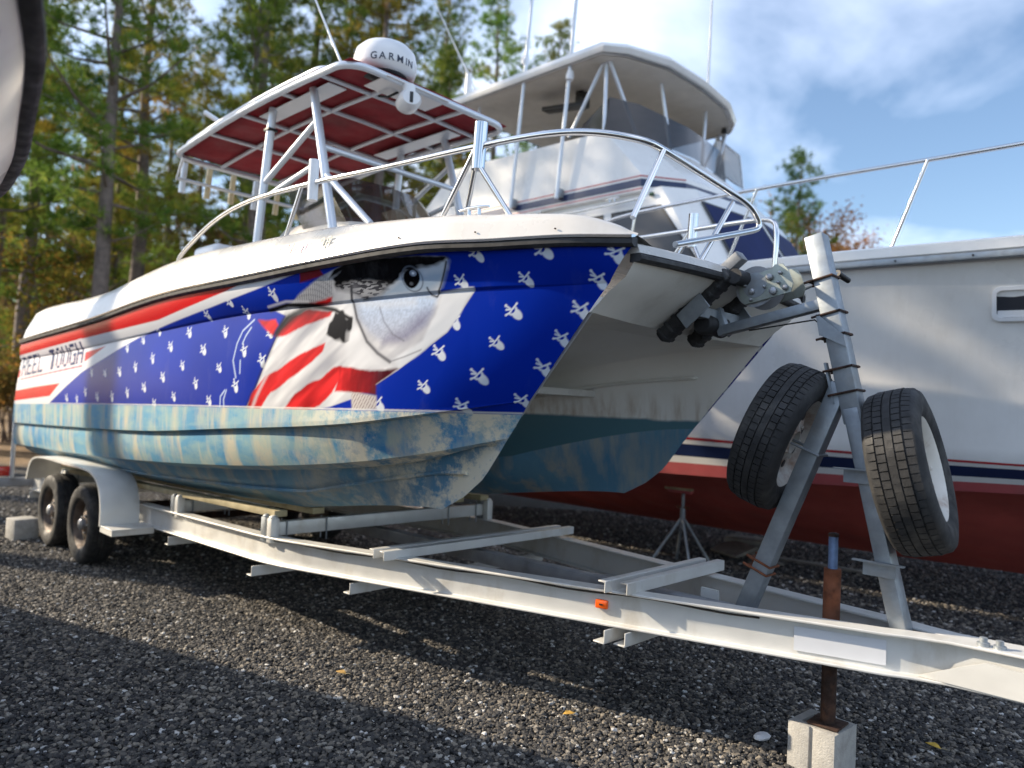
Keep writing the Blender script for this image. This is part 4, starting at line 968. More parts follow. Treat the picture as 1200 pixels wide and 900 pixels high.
# registration lettering, faded
def side_point(s_, h):
    """point on the starboard gunwale face at fraction h of its height"""
    g = sheer_path(400); i = int(np.argmin([abs(p[0] - s_) for p in g])); _, t_, z_ = g[i]; H_ = float(crv(GH, np.array([s_]))[0][0])
    return V(s_, -(t_ - .004 - .11*H_*h/.55 + .003), z_ + .022 + H_*h)
reg = [('FL', (.16, .24, .55)), ('11', (.55, .10, .10)), ('01', (.42, .12, .34)), ('RF', (.20, .22, .18))]
mb_i = 0
for k, (tx, colr) in enumerate(reg):
    cu = bpy.data.curves.new('registration_text', 'FONT'); cu.body = tx; cu.size = .085; cu.shear = .25; cu.extrude = .0008
    tmp = bpy.data.objects.new('registration_text', cu); COL.objects.link(tmp)
    dg = bpy.context.evaluated_depsgraph_get(); me = bpy.data.meshes.new_from_object(tmp.evaluated_get(dg)); bpy.data.objects.remove(tmp)
    s0 = 3.17 - .125 * k - (.05 if k == 3 else 0)
    P0 = side_point(s0, .30); P1 = side_point(s0 - .15, .30); P2 = side_point(s0, .55)
    ex = (P1 - P0).normalized(); ey = (P2 - P0).normalized(); ez = ex.cross(ey)
    Mx = Matrix((ex, ey, ez)).transposed().to_4x4(); Mx.translation = P0 + ez * .002
    me.transform(Mx)
    nm = 'faded_%d' % k
    MT[nm] = mat('faded_lettering', tuple(.9*x + .08 for x in colr), .5, var=.25, scale=30)
    me.materials.append(MT[nm]); link(bpy.data.objects.new('registration_lettering', me), CAT)
# front face between the hulls, its cap and black rail
def front_z(t_): return 2.045 + .018 * math.cos(t_ * 2.0)
ts = np.linspace(-.775, .775, 41)
def rc_(t_): return .09 * math.cos(t_ / .8 * math.pi / 2)
def fs(t_): return 1.055 - .04 * math.cos(t_ / .8 * math.pi / 2)
rings = []
for t_ in ts:
    zt = front_z(t_); s_ = fs(t_); rings.append([V(s_, t_, zt), V(s_ + .045 + rc_(t_)*.5, t_, zt - .07), V(s_ + .12 + rc_(t_), t_, 1.925), V(float(stem_s(1.84)) + rc_(t_), t_, 1.845), V(1.55, t_ * .85, 1.84)])
MB().loft(rings, cap=False, closed=False).build('bow_face', 'gel_aged', CAT, 30)
rings = [[V(fs(t_) - a, t_, front_z(t_) + b_) for a, b_ in ((-.03, -.014), (.014, -.014), (.024, -.004), (.024, .010), (.012, .020), (-.03, .020))] for t_ in ts]
MB().loft(rings).build('bow_rub_rail', 'rubber', CAT, 40)
rings = [[V(fs(t_) - a, t_, front_z(t_) + b_) for a, b_ in ((.016, .020), (.004, .052), (-.02, .064), (-.9, .070), (-.9, .020))] for t_ in ts]
MB().loft(rings).build('foredeck', 'gel', CAT, 40)
# anchor pocket lip, small cleat and pop-up light on the bow cap
def cleat(c, d, par):
    d = Vector(d).normalized(); mb = MB(); c = Vector(c)
    mb.tube([c - d*.09 + Vector((0, 0, .032)), c - d*.04 + Vector((0, 0, .036)), c + d*.04 + Vector((0, 0, .036)), c + d*.09 + Vector((0, 0, .032))], [.006, .010, .010, .006], 8)
    for k in (-.03, .03): mb.tube([c + d*k, c + d*k + Vector((0, 0, .034))], .009, 8)
    return mb.build('cleat', 'chrome', par, 50)
gz = lambda s_: float(crv(SHEER, np.array([s_]))[1][0] + crv(GH, np.array([s_]))[0][0])
gt = lambda s_: float(crv(SHEER, np.array([s_]))[0][0])
cleat(V(1.86, -(gt(1.86) - .16), gz(1.86) + .012), (1, .1, 0), CAT)
mb = MB()
for s_ in (1.35, 1.72, 2.15, 2.6, 3.2, 3.9): 
    p = side_point(s_, .25); mb.lathe([(.0035, -.004), (.0035, .002), (0, .003)], p, (0, -1, 0), 8)
mb.build('rail_screws', 'rust_dark', CAT)
# cockpit sole, coaming bulge and seats glimpsed over the gunwale
MB().box(V(5.4, 0, 1.55), (6.2, 2.0, .04)).build('cockpit_sole', 'gel', CAT)
def pad(name, c, size, mt, bev): return MB().box(c, size).build(name, mt, CAT, bevel=bev, seg=4)
pad('quarter_seat', V(7.9, -.80, 2.15), (.36, .35, .20), 'white_plastic', .07); pad('quarter_seat', V(7.9, .80, 2.15), (.36, .35, .20), 'white_plastic', .07)
pad('leaning_post_cushion', V(5.15, -.1, 2.52), (.40, 1.25, .16), 'white_plastic', .05)
pad('leaning_post_base', V(5.15, -.1, 1.95), (.30, .8, .78), 'gel', .02)
# console with smoked windscreen
rings = []
for z_, s0, s1, w in ((1.57, 3.2, 4.5, .56), (2.40, 3.22, 4.45, .55), (2.58, 3.36, 4.42, .52), (2.68, 3.66, 4.38, .46)):
    rings.append([V(a, b_, z_) for a, b_ in ((s0 + .10, -w), (s0, -w + .14), (s0 - .03, 0), (s0, w - .14), (s0 + .10, w), (s1, w), (s1, -w))])
MB().loft(rings).build('console', 'gel', CAT, bevel=.03, seg=3)
rings = []
for z_, s0, w in ((2.60, 3.42, .50), (2.82, 3.66, .46), (3.0, 3.82, .43)):
    rings.append([V(a, b_, z_) for a, b_ in ((s0 + .62, -w), (s0 + .10, -w), (s0, -w + .16), (s0 - .03, 0), (s0, w - .16), (s0 + .10, w), (s0 + .62, w))])
MB().loft(rings, cap=False, closed=False).build('windscreen', 'smoked', CAT, 40)
# T-top -------------------------------------------------------------------
ZT = 3.50; TS0, TS1, TW = 3.27, 5.92, .70
def tt_z(s_): return ZT + .015 + .05 * math.sin((s_ - TS0) / (TS1 - TS0) * math.pi) - .02 * (s_ - TS0)
def tt_loop(w, s0, s1, dz, r=.16, k=6):
    P = []
    for cs, ct, a0 in ((s0 + r, -w + r, 180), (s0 + r, w - r, 90), (s1 - r, w - r, 0), (s1 - r, -w + r, -90)):
        for i in range(k + 1):
            a = rad(a0 - 90 * i / k); P.append((cs + r * math.cos(a), ct + r * math.sin(a) * (-1 if False else 1)))
    return P
def loop_pts(w, s0, s1, dz, r=.16):
    P = []
    cor = [(s0, -w), (s0, w), (s1, w), (s1, -w)]
    for i in range(4):
        p0 = Vector(cor[i-1]); p1 = Vector(cor[i]); p2 = Vector(cor[(i+1) % 4])
        u = (p0 - p1).normalized(); v = (p2 - p1).normalized(); c = p1 + (u + v) * r
        for k in range(7):
            a = k / 6 * math.pi / 2; q = c - v * r * math.cos(a) - u * r * math.sin(a); P.append(q)
        n = 6
        nxt = p2 - v * r; st = p1 + v * r
        for k in range(1, n): P.append(st.lerp(nxt, k / n))
    return [V(p.x, p.y, tt_z(p.x) + dz) for p in P]
def closed_tube(name, P, r, mt, n=10):
    mb = MB(); m = len(P); rings = []
    for i in range(m):
        d = (P[(i+1) % m] - P[i-1]).normalized(); x, y, d = frame(d)
        rings.append([P[i] + (x*math.cos(2*math.pi*j/n) + y*math.sin(2*math.pi*j/n)) * r for j in range(n)])
    rings.append(rings[0]); return MB().loft(rings, cap=False).build(name, mt, CAT, 60)
closed_tube('ttop_edge_tube', loop_pts(TW, TS0, TS1, 0), .024, 'white_tube')
closed_tube('ttop_upper_tube', loop_pts(TW - .05, TS0 + .35, TS1 - .08, .075, .12), .019, 'white_tube')
ns, ntt = 22, 10; P = []
for i in range(ns):
    for j in range(ntt):
        s_ = TS0 + .01 + (TS1 - TS0 - .02) * i / (ns-1); t_ = (-TW + .01) + (2*TW - .02) * j / (ntt-1)
        P.append(tuple(V(s_, t_, tt_z(s_) + .022 + .012*math.sin(i*1.9)*math.sin(j*1.3) + .02*math.cos(t_/TW*1.5))))
cv = npmesh('canvas', np.array(P), gridfaces(ns, ntt), 'canvas', CAT, True)
sm_ = cv.modifiers.new('thickness', 'SOLIDIFY'); sm_.thickness = .006
for s_ in (3.62, 4.12, 4.72, 5.25):
    mb = MB(); mb.tube([V(s_, -TW, tt_z(s_)), V(s_, 0, tt_z(s_) + .012), V(s_, TW, tt_z(s_))], .016, 10); mb.build('ttop_cross_tube', 'white_tube', CAT, 60)
for t_ in (-.28, .28):
    mb = MB(); mb.tube([V(TS0 + (TS1-TS0)*k/8, t_, tt_z(TS0 + (TS1-TS0)*k/8) + .01) for k in range(9)], .016, 10); mb.build('ttop_long_tube', 'white_tube', CAT, 60)
for t_ in (-.52, .52): MB().box(V(4.15, t_, tt_z(4.15) - .012), (.95, .14, .008)).build('mounting_plate', 'white_tube', CAT, bevel=.002, seg=1)
MB().box(V(3.36, -.18, tt_z(3.4) - .012), (.26, .52, .008)).build('equipment_plate', 'white_plastic', CAT, bevel=.002, seg=1)
for sg in (-1, 1):
    A_t, A_b = V(3.87, sg * .585, tt_z(3.87)), V(3.18, sg * .62, 1.60)
    B_t, B_b = V(4.42, sg * .585, tt_z(4.42)), V(4.62, sg * .62, 1.58)
    MB().tube([A_t, A_b], .030, 14).build('ttop_leg', 'white_tube', CAT, 60); MB().tube([B_t, B_b], .030, 14).build('ttop_leg', 'white_tube', CAT, 60)
    MB().tube([A_t.lerp(A_b, .30), V(3.02, sg * .5, tt_z(3.3) - .62)] if False else [A_t.lerp(A_b, .12), B_t.lerp(B_b, .28)], .021, 12).build('ttop_brace', 'white_tube', CAT, 60)
    MB().tube([A_t.lerp(A_b, .32), V(3.10, sg * .60, 2.50)], .022, 12).build('ttop_brace', 'white_tube', CAT, 60)
    MB().tube([B_t.lerp(B_b, .34), A_t.lerp(A_b, .27)], .019, 12).build('ttop_brace', 'white_tube', CAT, 60)
MB().tube([A_t.lerp(A_b, .22) * 1, V(3.87, -.585, tt_z(3.87)).lerp(V(3.18, -.62, 1.60), .22)], .02, 12).build('ttop_brace', 'white_tube', CAT, 60)
MB().box(V(4.44, -.585, tt_z(4.42) - .16), (.075, .075, .022)).build('leg_strap', 'black_plastic', CAT, bevel=.004)
# rear rod-holder rack
zr = tt_z(TS1) - .02
mb = MB(); mb.tube([V(5.80, -.66, zr), V(6.03, -.62, zr - .13), V(6.03, .62, zr - .13), V(5.80, .66, zr)], .016, 10); mb.build('rod_rack', 'white_tube', CAT, 60)
for k in range(6):
    t_ = -.56 + k * .224
    MB().tube([V(6.02, t_, zr + .02), V(6.06, t_, zr - .24)], .026, 12).build('rod_holder', 'cap_yellow' if k in (1, 2, 4, 5) else 'white_tube', CAT, 60)
# radome, floodlight, antenna, dome light
rc = V(3.42, -.33, tt_z(3.4) + .058)
rd = MB().lathe([(.0, .0), (.16, .0), (.20, .02), (.208, .05), (.208, .10), (.195, .155), (.155, .195), (.095, .213), (.0, .22)], rc, (0, 0, 1), 48).build('radome', 'white_plastic', CAT, 50)
MB().lathe([(.0, -.025), (.14, -.025), (.155, -.012), (.15, .0), (0, 0)], rc, (0, 0, 1), 32).build('radome_base', 'black_plastic', rd, 50)
word = 'GARMIN'; cur = -.0
for k, ch in enumerate(word):
    cu = bpy.data.curves.new('letter', 'FONT'); cu.body = ch; cu.size = .064; cu.extrude = .0008; cu.align_x = 'CENTER'; cu.offset = .0006
    tmp = bpy.data.objects.new('letter', cu); COL.objects.link(tmp)
    dg = bpy.context.evaluated_depsgraph_get(); me = bpy.data.meshes.new_from_object(tmp.evaluated_get(dg)); bpy.data.objects.remove(tmp)
    wd_ = (0, .056, .112, .172, .220, .257)[k]
    an = rad(-56) + wd_ / .208
    ex = Vector((-math.sin(an), math.cos(an), 0)); ez = Vector((math.cos(an), math.sin(an), 0)); ey = Vector((0, 0, 1))
    tilt = Matrix.Rotation(rad(0), 3, ex); ey = tilt @ ey; ez = tilt @ ez
    Mx = Matrix((ex, ey, ez)).transposed().to_4x4(); Mx.translation = rc + ez * .2088 + Vector((0, 0, .034)); me.transform(Mx)
    me.materials.append(MT['ink']); link(bpy.data.objects.new('radome_lettering', me), rd)
lt = MB()
c_ = V(3.24, -.26, tt_z(3.3) - .12); R_ = Matrix.Rotation(rad(-25), 3, 'Z')
rings = []
for h, k in ((-.075, .8), (-.06, 1.0), (.05, 1.0), (.085, .75)):
    rings.append([c_ + R_ @ Vector((h, .075 * k * math.cos(a), .062 * k * math.sin(a))) for a in [i * math.pi / 8 for i in range(16)]])
fl = lt.loft(rings).build('floodlight', 'white_plastic', CAT, 40)
MB().lathe([(.0, 0), (.045, 0), (.04, .06), (.0, .07)], c_ + Vector((0, 0, .05)), (0, 0, 1), 18).build('floodlight_mount', 'white_plastic', fl, 50)
MB().box(c_ + R_ @ Vector((.084, 0, 0)), (.012, .022, .07), R_).build('floodlight_lens', 'black_plastic', fl, bevel=.003)
MB().tube([V(3.52, -.30, tt_z(3.5) - .03), V(3.44, -.28, tt_z(3.5) - .05), V(3.38, -.24, tt_z(3.5) - .02)], .008, 6).build('cable', 'black_plastic', CAT)
MB().lathe([(.0, 0), (.05, .0), (.045, -.02), (.0, -.025)], V(4.72, .05, tt_z(4.7) - .02), (0, 0, 1), 20).build('dome_light', 'white_plastic', CAT, 50)
MB().tube([V(3.75, -.36, tt_z(3.75) + .05), V(3.92, -.36, tt_z(3.7) + .30), V(4.62, -.36, tt_z(3.7) + 1.35)], [.016, .010, .005], 8).build('antenna', 'white_plastic', CAT, 60)
MB().tube([V(5.15, -.62, tt_z(5.1) + .06), V(5.28, -.72, tt_z(5.1) + .16)], .02, 8).build('spotter_light', 'white_plastic', CAT, 60)
# bow rails ---------------------------------------------------------------
def smooth_path(P, it=2):
    P = [Vector(p) for p in P]
    for _ in range(it):
        Q = [P[0]]
        for a, b_ in zip(P[:-1], P[1:]): Q += [a.lerp(b_, .25), a.lerp(b_, .75)]
        P = Q + [P[-1]]
    return P
for sg in (-1, 1):
    top = [(4.85, 1.03, 2.36), (4.80, 1.03, 2.44), (4.05, 1.05, 2.65), (3.20, 1.0, 2.66), (2.40, .97, 2.62), (1.85, .93, 2.61), (1.45, .88, 2.60), (1.24, .82, 2.575), (1.08, .72, 2.535), (1.05, .64, 2.52), (1.05, .14, 2.49), (1.03, -.10, 2.46), (1.02, -.19, 2.40), (1.02, -.20, 2.36), (1.03, -.14, 2.335), (1.05, .50, 2.15)]
    if sg > 0: top = top[:8] + [(1.20, .80, 2.50), (1.22, .81, 2.22)]
    P = smooth_path([V(a, sg * b_, c) for a, b_, c in top], 3)
    MB().tube(P, .0145, 10).build('bow_rail', 'chrome', CAT, 60)
    def stan(p, q, r=.0125): MB().tube([V(p[0], sg*p[1], p[2]), V(q[0], sg*q[1], q[2])], r, 10).build('rail_stanchion', 'chrome', CAT, 60)
    stan((3.22, 1.0, 2.655), (3.42, .99, 2.33)); stan((1.84, .93, 2.60), (2.07, .93, 2.29)); stan((1.82, .93, 2.60), (1.97, .86, 2.29)); stan((1.80, .93, 2.50), (1.66, .86, 2.27)); 
    if sg < 0: stan((1.05, .62, 2.515), (1.06, .80, 2.20))
    if sg < 0: stan((1.05, .02, 2.44), (1.055, .30, 2.10))
    MB().tube([V(1.82, sg*.93, 2.50), V(1.81, sg*.93, 2.71)], .031, 14).build('rod_holder', 'chrome', CAT, 60)
    MB().tube([V(3.10, sg*1.0, 2.55), V(3.10, sg*1.0, 2.78)], .029, 14).build('rod_holder', 'white_plastic', CAT, 60)
# ------------------------------------------------------------------ sport-fishing cruiser behind
SF = yard('sportfishing_cruiser', 3.0, 4.3, 0)
tag(SF, 'large white flybridge cruiser with red bottom paint and navy boot stripe', 'boat')
TC = 4.3
HW = [(-4.2, .04, 3.02), (-3.6, .50, 2.95), (-2.8, 1.0, 2.87), (-1.8, 1.45, 2.79), (-.8, 1.76, 2.72), (.3, 1.92, 2.66), (1.5, 1.98, 2.67), (3, 2.02, 2.66), (6, 2.03, 2.50), (9.5, 1.95, 2.35)]
WL = [(-3.5, .03, 1.34), (-2.8, .48, 1.31), (-1.8, .95, 1.275), (-.8, 1.28, 1.245), (.3, 1.50, 1.215), (1.5, 1.64, 1.225), (3, 1.74, 1.255), (6, 1.80, 1.27), (9.5, 1.78, 1.27)]
CHN = [(-3.2, .02, 1.15), (-2.6, .40, 1.12), (-1.6, .88, 1.06), (-.6, 1.16, 1.03), (.4, 1.37, 1.005), (1.6, 1.50, .945), (3, 1.58, .905), (6, 1.68, .85), (9.5, 1.70, .80)]
KL = [(-2.9, .0, 1.0), (-2.2, 0, .62), (-1.2, 0, .36), (0, .0, .27), (2, 0, .23), (9.5, 0, .22)]
def crow(pts, g, dz=0, dt=0):
    s_ = pts[0][0] + (pts[-1][0] - pts[0][0]) * g; t_, z_ = crv(pts, s_); return np.stack([s_, t_ + dt, z_ + dz], -1)
gg = np.linspace(0, 1, 90)
sh, wl, cc_, kk = crow(HW, gg), crow(WL, gg), crow(CHN, gg), crow(KL, gg)
rw = [sh]; mid = []
rows5 = []; mats5 = []
for j in range(1, 17):
    f = j / 16; r = sh*(1-f) + wl*f; r[:, 1] -= .10 * 4*f*(1-f) * np.clip(1 - (r[:, 0] + 1)/6, .1, 1); rows5.append(r)
rows5 = [sh] + rows5; mats5 = [0]*16
def between(a, b_, f): return a*(1-f) + b_*f
fr = [(.07, 1), (.18, 0), (.50, 2), (.66, 0), (.68, 0), (1.0, 3)]
for f, mi in fr:
    rows5.append(between(wl, cc_, f)); mats5.append(mi)
ci = cc_.copy(); ci[:, 1] = np.maximum(ci[:, 1] - .10, 0); ci[:, 2] -= .015; rows5.append(ci); mats5.append(4)
for f in (.25, .5, .75, 1.0):
    r = ci*(1-f) + kk*f; r[:, 2] -= .05*4*f*(1-f); rows5.append(r); mats5.append(4)
for sg in (-1, 1):
    mb = MB(); A = np.array(rows5); n_ = A.shape[1]
    mb.v = [tuple(V(p[0], TC + sg * p[1], p[2])) for p in A.reshape(-1, 3)]
    for i in range(A.shape[0] - 1):
        for j in range(n_ - 1):
            mb.f.append((i*n_+j, i*n_+j+1, (i+1)*n_+j+1, (i+1)*n_+j)); mb.mi.append(mats5[i])
    mb.build('hull_side', ['gel_boat2', 'red_thin', 'navy', 'red_boot', 'red_bottom'], SF, 30)
    for nm, mt, prof in (('rub_rail', 'galv', [(0, -.12), (.03, -.115), (.035, -.095), (.03, -.075), (0, -.07)]), ('gunwale_cap', 'gel_boat2', [(.005, -.07), (.022, -.06), (.018, .005), (-.01, .02), (-.22, .03), (-.22, -.02)])):
        rings = [[V(p[0], TC + sg * max(p[1] + a, .0), p[2] + b_) for a, b_ in prof] for p in sh[1:]]
        MB().loft(rings).build(nm, mt, SF, 40)
    mb = MB()
    for p in sh[4::3]: mb.lathe([(.008, 0), (.008, .006), (0, .007)], V(p[0], TC + sg * (p[1] + .033), p[2] - .095), (0, sg, 0), 6)
    mb.build('rail_screws', 'black_plastic', SF)
    # oval portlight
    for s_ in (.19,):
        k_ = float(crv(HW, np.array([s_]))[0][0]); w_ = float(crv(WL, np.array([s_]))[0][0])
        zc = 2.27; f = (2.66 - zc)/(2.66 - 1.215); tt = k_*(1-f) + w_*f - .10*4*f*(1-f)*.81
        n_out = Vector((.10, sg * .95, -.28)).normalized(); ex = Vector((0, 0, 1)).cross(n_out).normalized(); ey = n_out.cross(ex)
        def rr(w, h, r, d, k=6):
            P = []
            for cx, cy, a0 in ((w-r, h-r, 0), (-w+r, h-r, 90), (-w+r, -h+r, 180), (w-r, -h+r, 270)):
                for i in range(k+1):
                    a = rad(a0 + 90*i/k); P.append(V(s_, TC + sg*tt, zc) + ex*(cx + r*math.cos(a)) + ey*(cy + r*math.sin(a)) + n_out*d)
            return P
        fr_ = MB().loft([rr(.31, .115, .05, -.03), rr(.31, .115, .05, .026), rr(.285, .09, .035, .028), rr(.285, .09, .035, .0)], cap=False).build('portlight_frame', 'white_plastic', SF, 40)
        MB().prism(rr(.286, .091, .035, .006), n_out, .004).build('portlight_glass', 'winglass', fr_)
        MB().prism([V(s_, TC + sg*tt, zc) + ex*a + ey*b_ + n_out*.011 for a, b_ in ((-.28, -.088), (.28, -.088), (.28, -.045), (-.28, -.045))], n_out, .008).build('portlight_sill', 'white_plastic', fr_)
deck = MB(); ps = [V(p[0], TC - p[1] + .1, p[2] + .0) for p in sh[2:]] + [V(p[0], TC + p[1] - .1, p[2]) for p in sh[:1:-1]]
deck.add(ps, [tuple(range(len(ps)))]); deck.build('deck', 'gel_boat2', SF)
# deckhouse: bottom ring z 2.6, top ring z 3.72
def hs(z0, outline0, z1, outline1): return [[V(a, b_, z0) for a, b_ in outline0], [V(a, b_, z1) for a, b_ in outline1]]
bo = [(7.6, 2.95), (2.75, 2.95), (2.52, 3.25), (2.38, 4.3), (2.52, 5.35), (2.75, 5.65), (7.6, 5.65)]
to = [(7.4, 3.02), (3.42, 3.02), (3.20, 3.30), (3.08, 4.3), (3.20, 5.30), (3.42, 5.58), (7.4, 5.58)]
MB().loft(hs(2.60, bo, 3.70, to)).build('deckhouse', 'gel_boat2', SF, smooth=16, bevel=.02, seg=2)
def face_pt(i, j, u, v):
    """point on the deckhouse face between outline nodes i, j"""
    a = Vector(bo[i]).lerp(Vector(bo[j]), u); b_ = Vector(to[i]).lerp(Vector(to[j]), u); q = a.lerp(b_, v); return V(q.x, q.y, 2.60 + 1.10*v)
def pane(name, i, j, uv, mt, off=.012, th=.012):
    P = [face_pt(i, j, u, v) for u, v in uv]; n = (P[1] - P[0]).cross(P[2] - P[0]).normalized()
    c = sum(P, Vector()) / len(P)
    if n.dot(c - V(5, TC, 3.0)) < 0: n = -n
    P = [p + n * (off - th) for p in P]
    fr_ = MB().prism([c + n*0 + (p - c)*1.07 for p in P], n, th - .002).build('window_frame', 'black_plastic', SF)
    return MB().prism(P, n, th).build(name, mt, fr_)
pane('side_window', 0, 1, [(.835, .80), (.970, .80), (.992, .24), (.785, .22)], 'winglass')
pane('side_window', 0, 1, [(.40, .80), (.79, .80), (.74, .30), (.40, .30)], 'winglass')
pane('side_window', 5, 6, [(.02, .25), (.12, .80), (.6, .80), (.6, .28)], 'winglass')
pane('windscreen_cover', 2, 3, [(-.02, .26), (.94, .14), (.92, .84), (.0, .84)], 'navy_cover')
pane('windscreen_cover', 3, 4, [(.06, .14), (1.02, .26), (1.0, .84), (.08, .84)], 'navy_cover')
# flybridge
fb0 = [(7.2, 2.96), (3.62, 2.96), (3.34, 3.35), (3.20, 4.3), (3.34, 5.25), (3.62, 5.64), (7.2, 5.64)]
fb1 = [(6.5, 2.98), (4.10, 2.98), (3.92, 3.35), (3.82, 4.3), (3.92, 5.25), (4.10, 5.62), (6.5, 5.62)]
MB().loft([[V(a, b_, 3.66) for a, b_ in fb0], [V(a + .0, b_, 3.84) for a, b_ in fb0], [V(a, b_, 4.36 + (.03 if a < 4.2 else .08)) for a, b_ in fb1], [V(a + .05, TC + (b_ - TC)*.96, 4.38) for a, b_ in fb1], [V(a + .1, TC + (b_ - TC)*.94, 3.9) for a, b_ in fb1]]).build('flybridge', 'gel_boat2', SF, smooth=16, bevel=.012, seg=2)
def band(name, z0, z1, out, mt, k0=0, k1=7):
    P0 = [Vector((a, TC + (b_ - TC)*1.0)) for a, b_ in fb0][k0:k1]; rings = []
    for p in P0:
        d = Vector((p.x - 5.5, (p.y - TC)*2)).normalized(); q = p + d*out; q2 = p - d*.01
        rings.append([V(q2.x, q2.y, z0), V(q.x, q.y, z0), V(q.x, q.y, z1), V(q2.x, q2.y, z1)])
    return MB().loft(rings).build(name, mt, SF)
band('navy_band', 3.715, 3.79, .006, 'navy', 0, 7); band('red_band', 3.815, 3.825, .005, 'red_thin', 0, 3); band('red_band', 3.685, 3.695, .005, 'red_thin', 0, 3)
# smoked venturi screen and clear enclosure
w0 = [(4.62, 2.98), (4.10, 2.98), (3.92, 3.35), (3.82, 4.3), (3.92, 5.25), (4.10, 5.62), (4.62, 5.62)]
w1 = [(4.42, 3.02), (4.12, 3.05), (3.98, 3.40), (3.90, 4.3), (3.98, 5.20), (4.12, 5.55), (4.42, 5.58)]
MB().loft([[V(a, b_, 4.40) for a, b_ in w0], [V(a, b_, 4.78 if 3.0 < a < 4.3 else 4.55) for a, b_ in w1]], cap=False, closed=False).build('venturi_screen', 'smoked', SF, 30)
cp = [(4.22, 5.50, 5.10), (3.90, 5.56, 4.80), (3.86, 5.60, 4.38), (4.22, 5.58, 4.66)]
cu_ = MB().prism([V(*p) for p in cp], (0, 1, 0), .004).build('clear_curtain', 'clear', SF)
for i in range(4): MB().tube([V(*cp[i]), V(*cp[(i+1) % 4])], .012, 6).build('curtain_edge', 'alloy', cu_, 60)
# hardtop
HP = [(6.45, 2.80), (4.05, 2.80), (3.88, 3.02), (3.70, 3.55), (3.68, 4.25), (3.74, 4.9), (3.92, 5.42), (4.10, 5.66), (6.45, 5.66)]
def hz(p): return 5.16 + .02 * (1 - ((p[1] - TC)/1.5)**2)
MB().loft([[V(a, b_, hz((a, b_))) for a, b_ in HP], [V(a - .03*(a < 4.5), TC + (b_ - TC)*1.012, hz((a, b_)) + .05) for a, b_ in HP], [V(a + .05, TC + (b_ - TC)*.97, hz((a, b_)) + .13) for a, b_ in HP]]).build('hardtop', 'gel_boat2', SF, smooth=16, bevel=.008, seg=2)
MB().prism([V(a + (.05 if a < 5 else -.05), TC + (b_ - TC)*.965, 5.15) for a, b_ in HP], (0, 0, 1), .006).build('headliner', 'beige', SF)
MB().loft([[V(a + (.02 if a < 5 else -.02), TC + (b_ - TC)*k, z_) for a, b_ in HP] for k, z_ in ((.99, 5.152), (.99, 5.164))], cap=False).build('hardtop_trim', 'black_plastic', SF)
for sg in (-1, 1):
    b3 = TC + sg * 1.30
    for p, q in (((4.62, b3, 4.44), (4.20, b3 - sg*.02, 5.16)), ((4.14, b3, 4.40), (4.16, b3 - sg*.02, 5.16)), ((4.02, TC + sg*.85, 4.42), (4.12, b3 - sg*.02, 5.16)), ((6.0, b3, 4.40), (6.1, b3, 5.16)), ((3.92, TC + sg*.35, 4.42), (3.98, TC + sg*.5, 5.16))):
        MB().tube([V(*p), V(*q)], .021, 10).build('hardtop_support', 'white_tube', SF, 60)
MB().tube([V(6.1, 3.0, 4.40), V(5.9, 3.0, 4.60), V(5.0, 3.02, 4.60)], .013, 8).build('flybridge_rail', 'alloy', SF, 60)
MB().tube([V(6.9, 3.0, 3.86), V(6.6, 3.0, 4.30), V(5.4, 3.0, 4.42)], .013, 8).build('flybridge_rail', 'alloy', SF, 60)
MB().box(V(5.0, 3.35, 4.98), (.62, .14, .05), Matrix.Rotation(rad(8), 3, 'Y')).build('electronics_tray', 'black_plastic', SF, bevel=.01)
MB().box(V(4.82, 3.45, 5.06), (.10, .16, .17)).build('vhf_radio', 'black_plastic', SF, bevel=.012)
MB().tube([V(4.85, 3.4, 5.14), V(4.78, 3.36, 5.10), V(4.74, 3.40, 4.95), V(4.78, 3.44, 4.93)], .012, 8).build('coiled_cord', 'black_plastic', SF, 60)
MB().box(V(5.3, 4.4, 4.55), (.6, .8, .5)).build('helm_console', 'gel_boat2', SF, bevel=.04)
# outriggers and antennas
for s0, s1, zc in ((5.36, 5.10, 5.42), (4.66, 4.43, 5.05)):
    o_ = MB().tube([V(s0, 2.88, 3.74), V((s0*.45 + s1*.55), 2.86, 5.1), V(s1 - .02, 2.80, 6.2), V(s1 - .35, 2.6, 9.0)], [.024, .022, .019, .010], 10).build('outrigger', 'white_tube', SF, 60)
    MB().lathe([(.0, -.05), (.04, -.05), (.045, 0), (.035, .05), (0, .05)], V(s0*.4 + s1*.6, 2.855, zc), (0, .1, 1), 14).build('outrigger_collar', 'white_plastic', o_, 50)
    MB().box(V(s0, 2.92, 3.80), (.09, .07, .10)).build('outrigger_base', 'galv', o_, bevel=.01)
MB().tube([V(3.86, 4.62, 5.26), V(3.84, 4.62, 7.6)], [.018, .008], 10).build('antenna', 'white_plastic', SF, 60)
MB().tube([V(6.3, 2.98, 5.26), V(6.3, 2.98, 5.62)], [.045, .04], 12).build('light_post', 'white_plastic', SF, 60)
MB().tube([V(6.2, 3.1, 5.3), V(7.2, 3.1, 6.9)], [.012, .005], 8).build('antenna', 'white_plastic', SF, 60)
MB().lathe([(.0, 0), (.10, .0), (.13, .05), (.09, .11), (.0, .12)], V(6.25, 3.15, 5.29), (0, 0, 1), 24).build('dome_antenna', 'white_plastic', SF, 50)
MB().lathe([(.0, 0), (.03, .0), (.04, -.05), (.0, -.06)], V(4.05, 5.4, 5.14), (0, 0, 1), 14).build('nav_light', 'black_plastic', SF, 50)
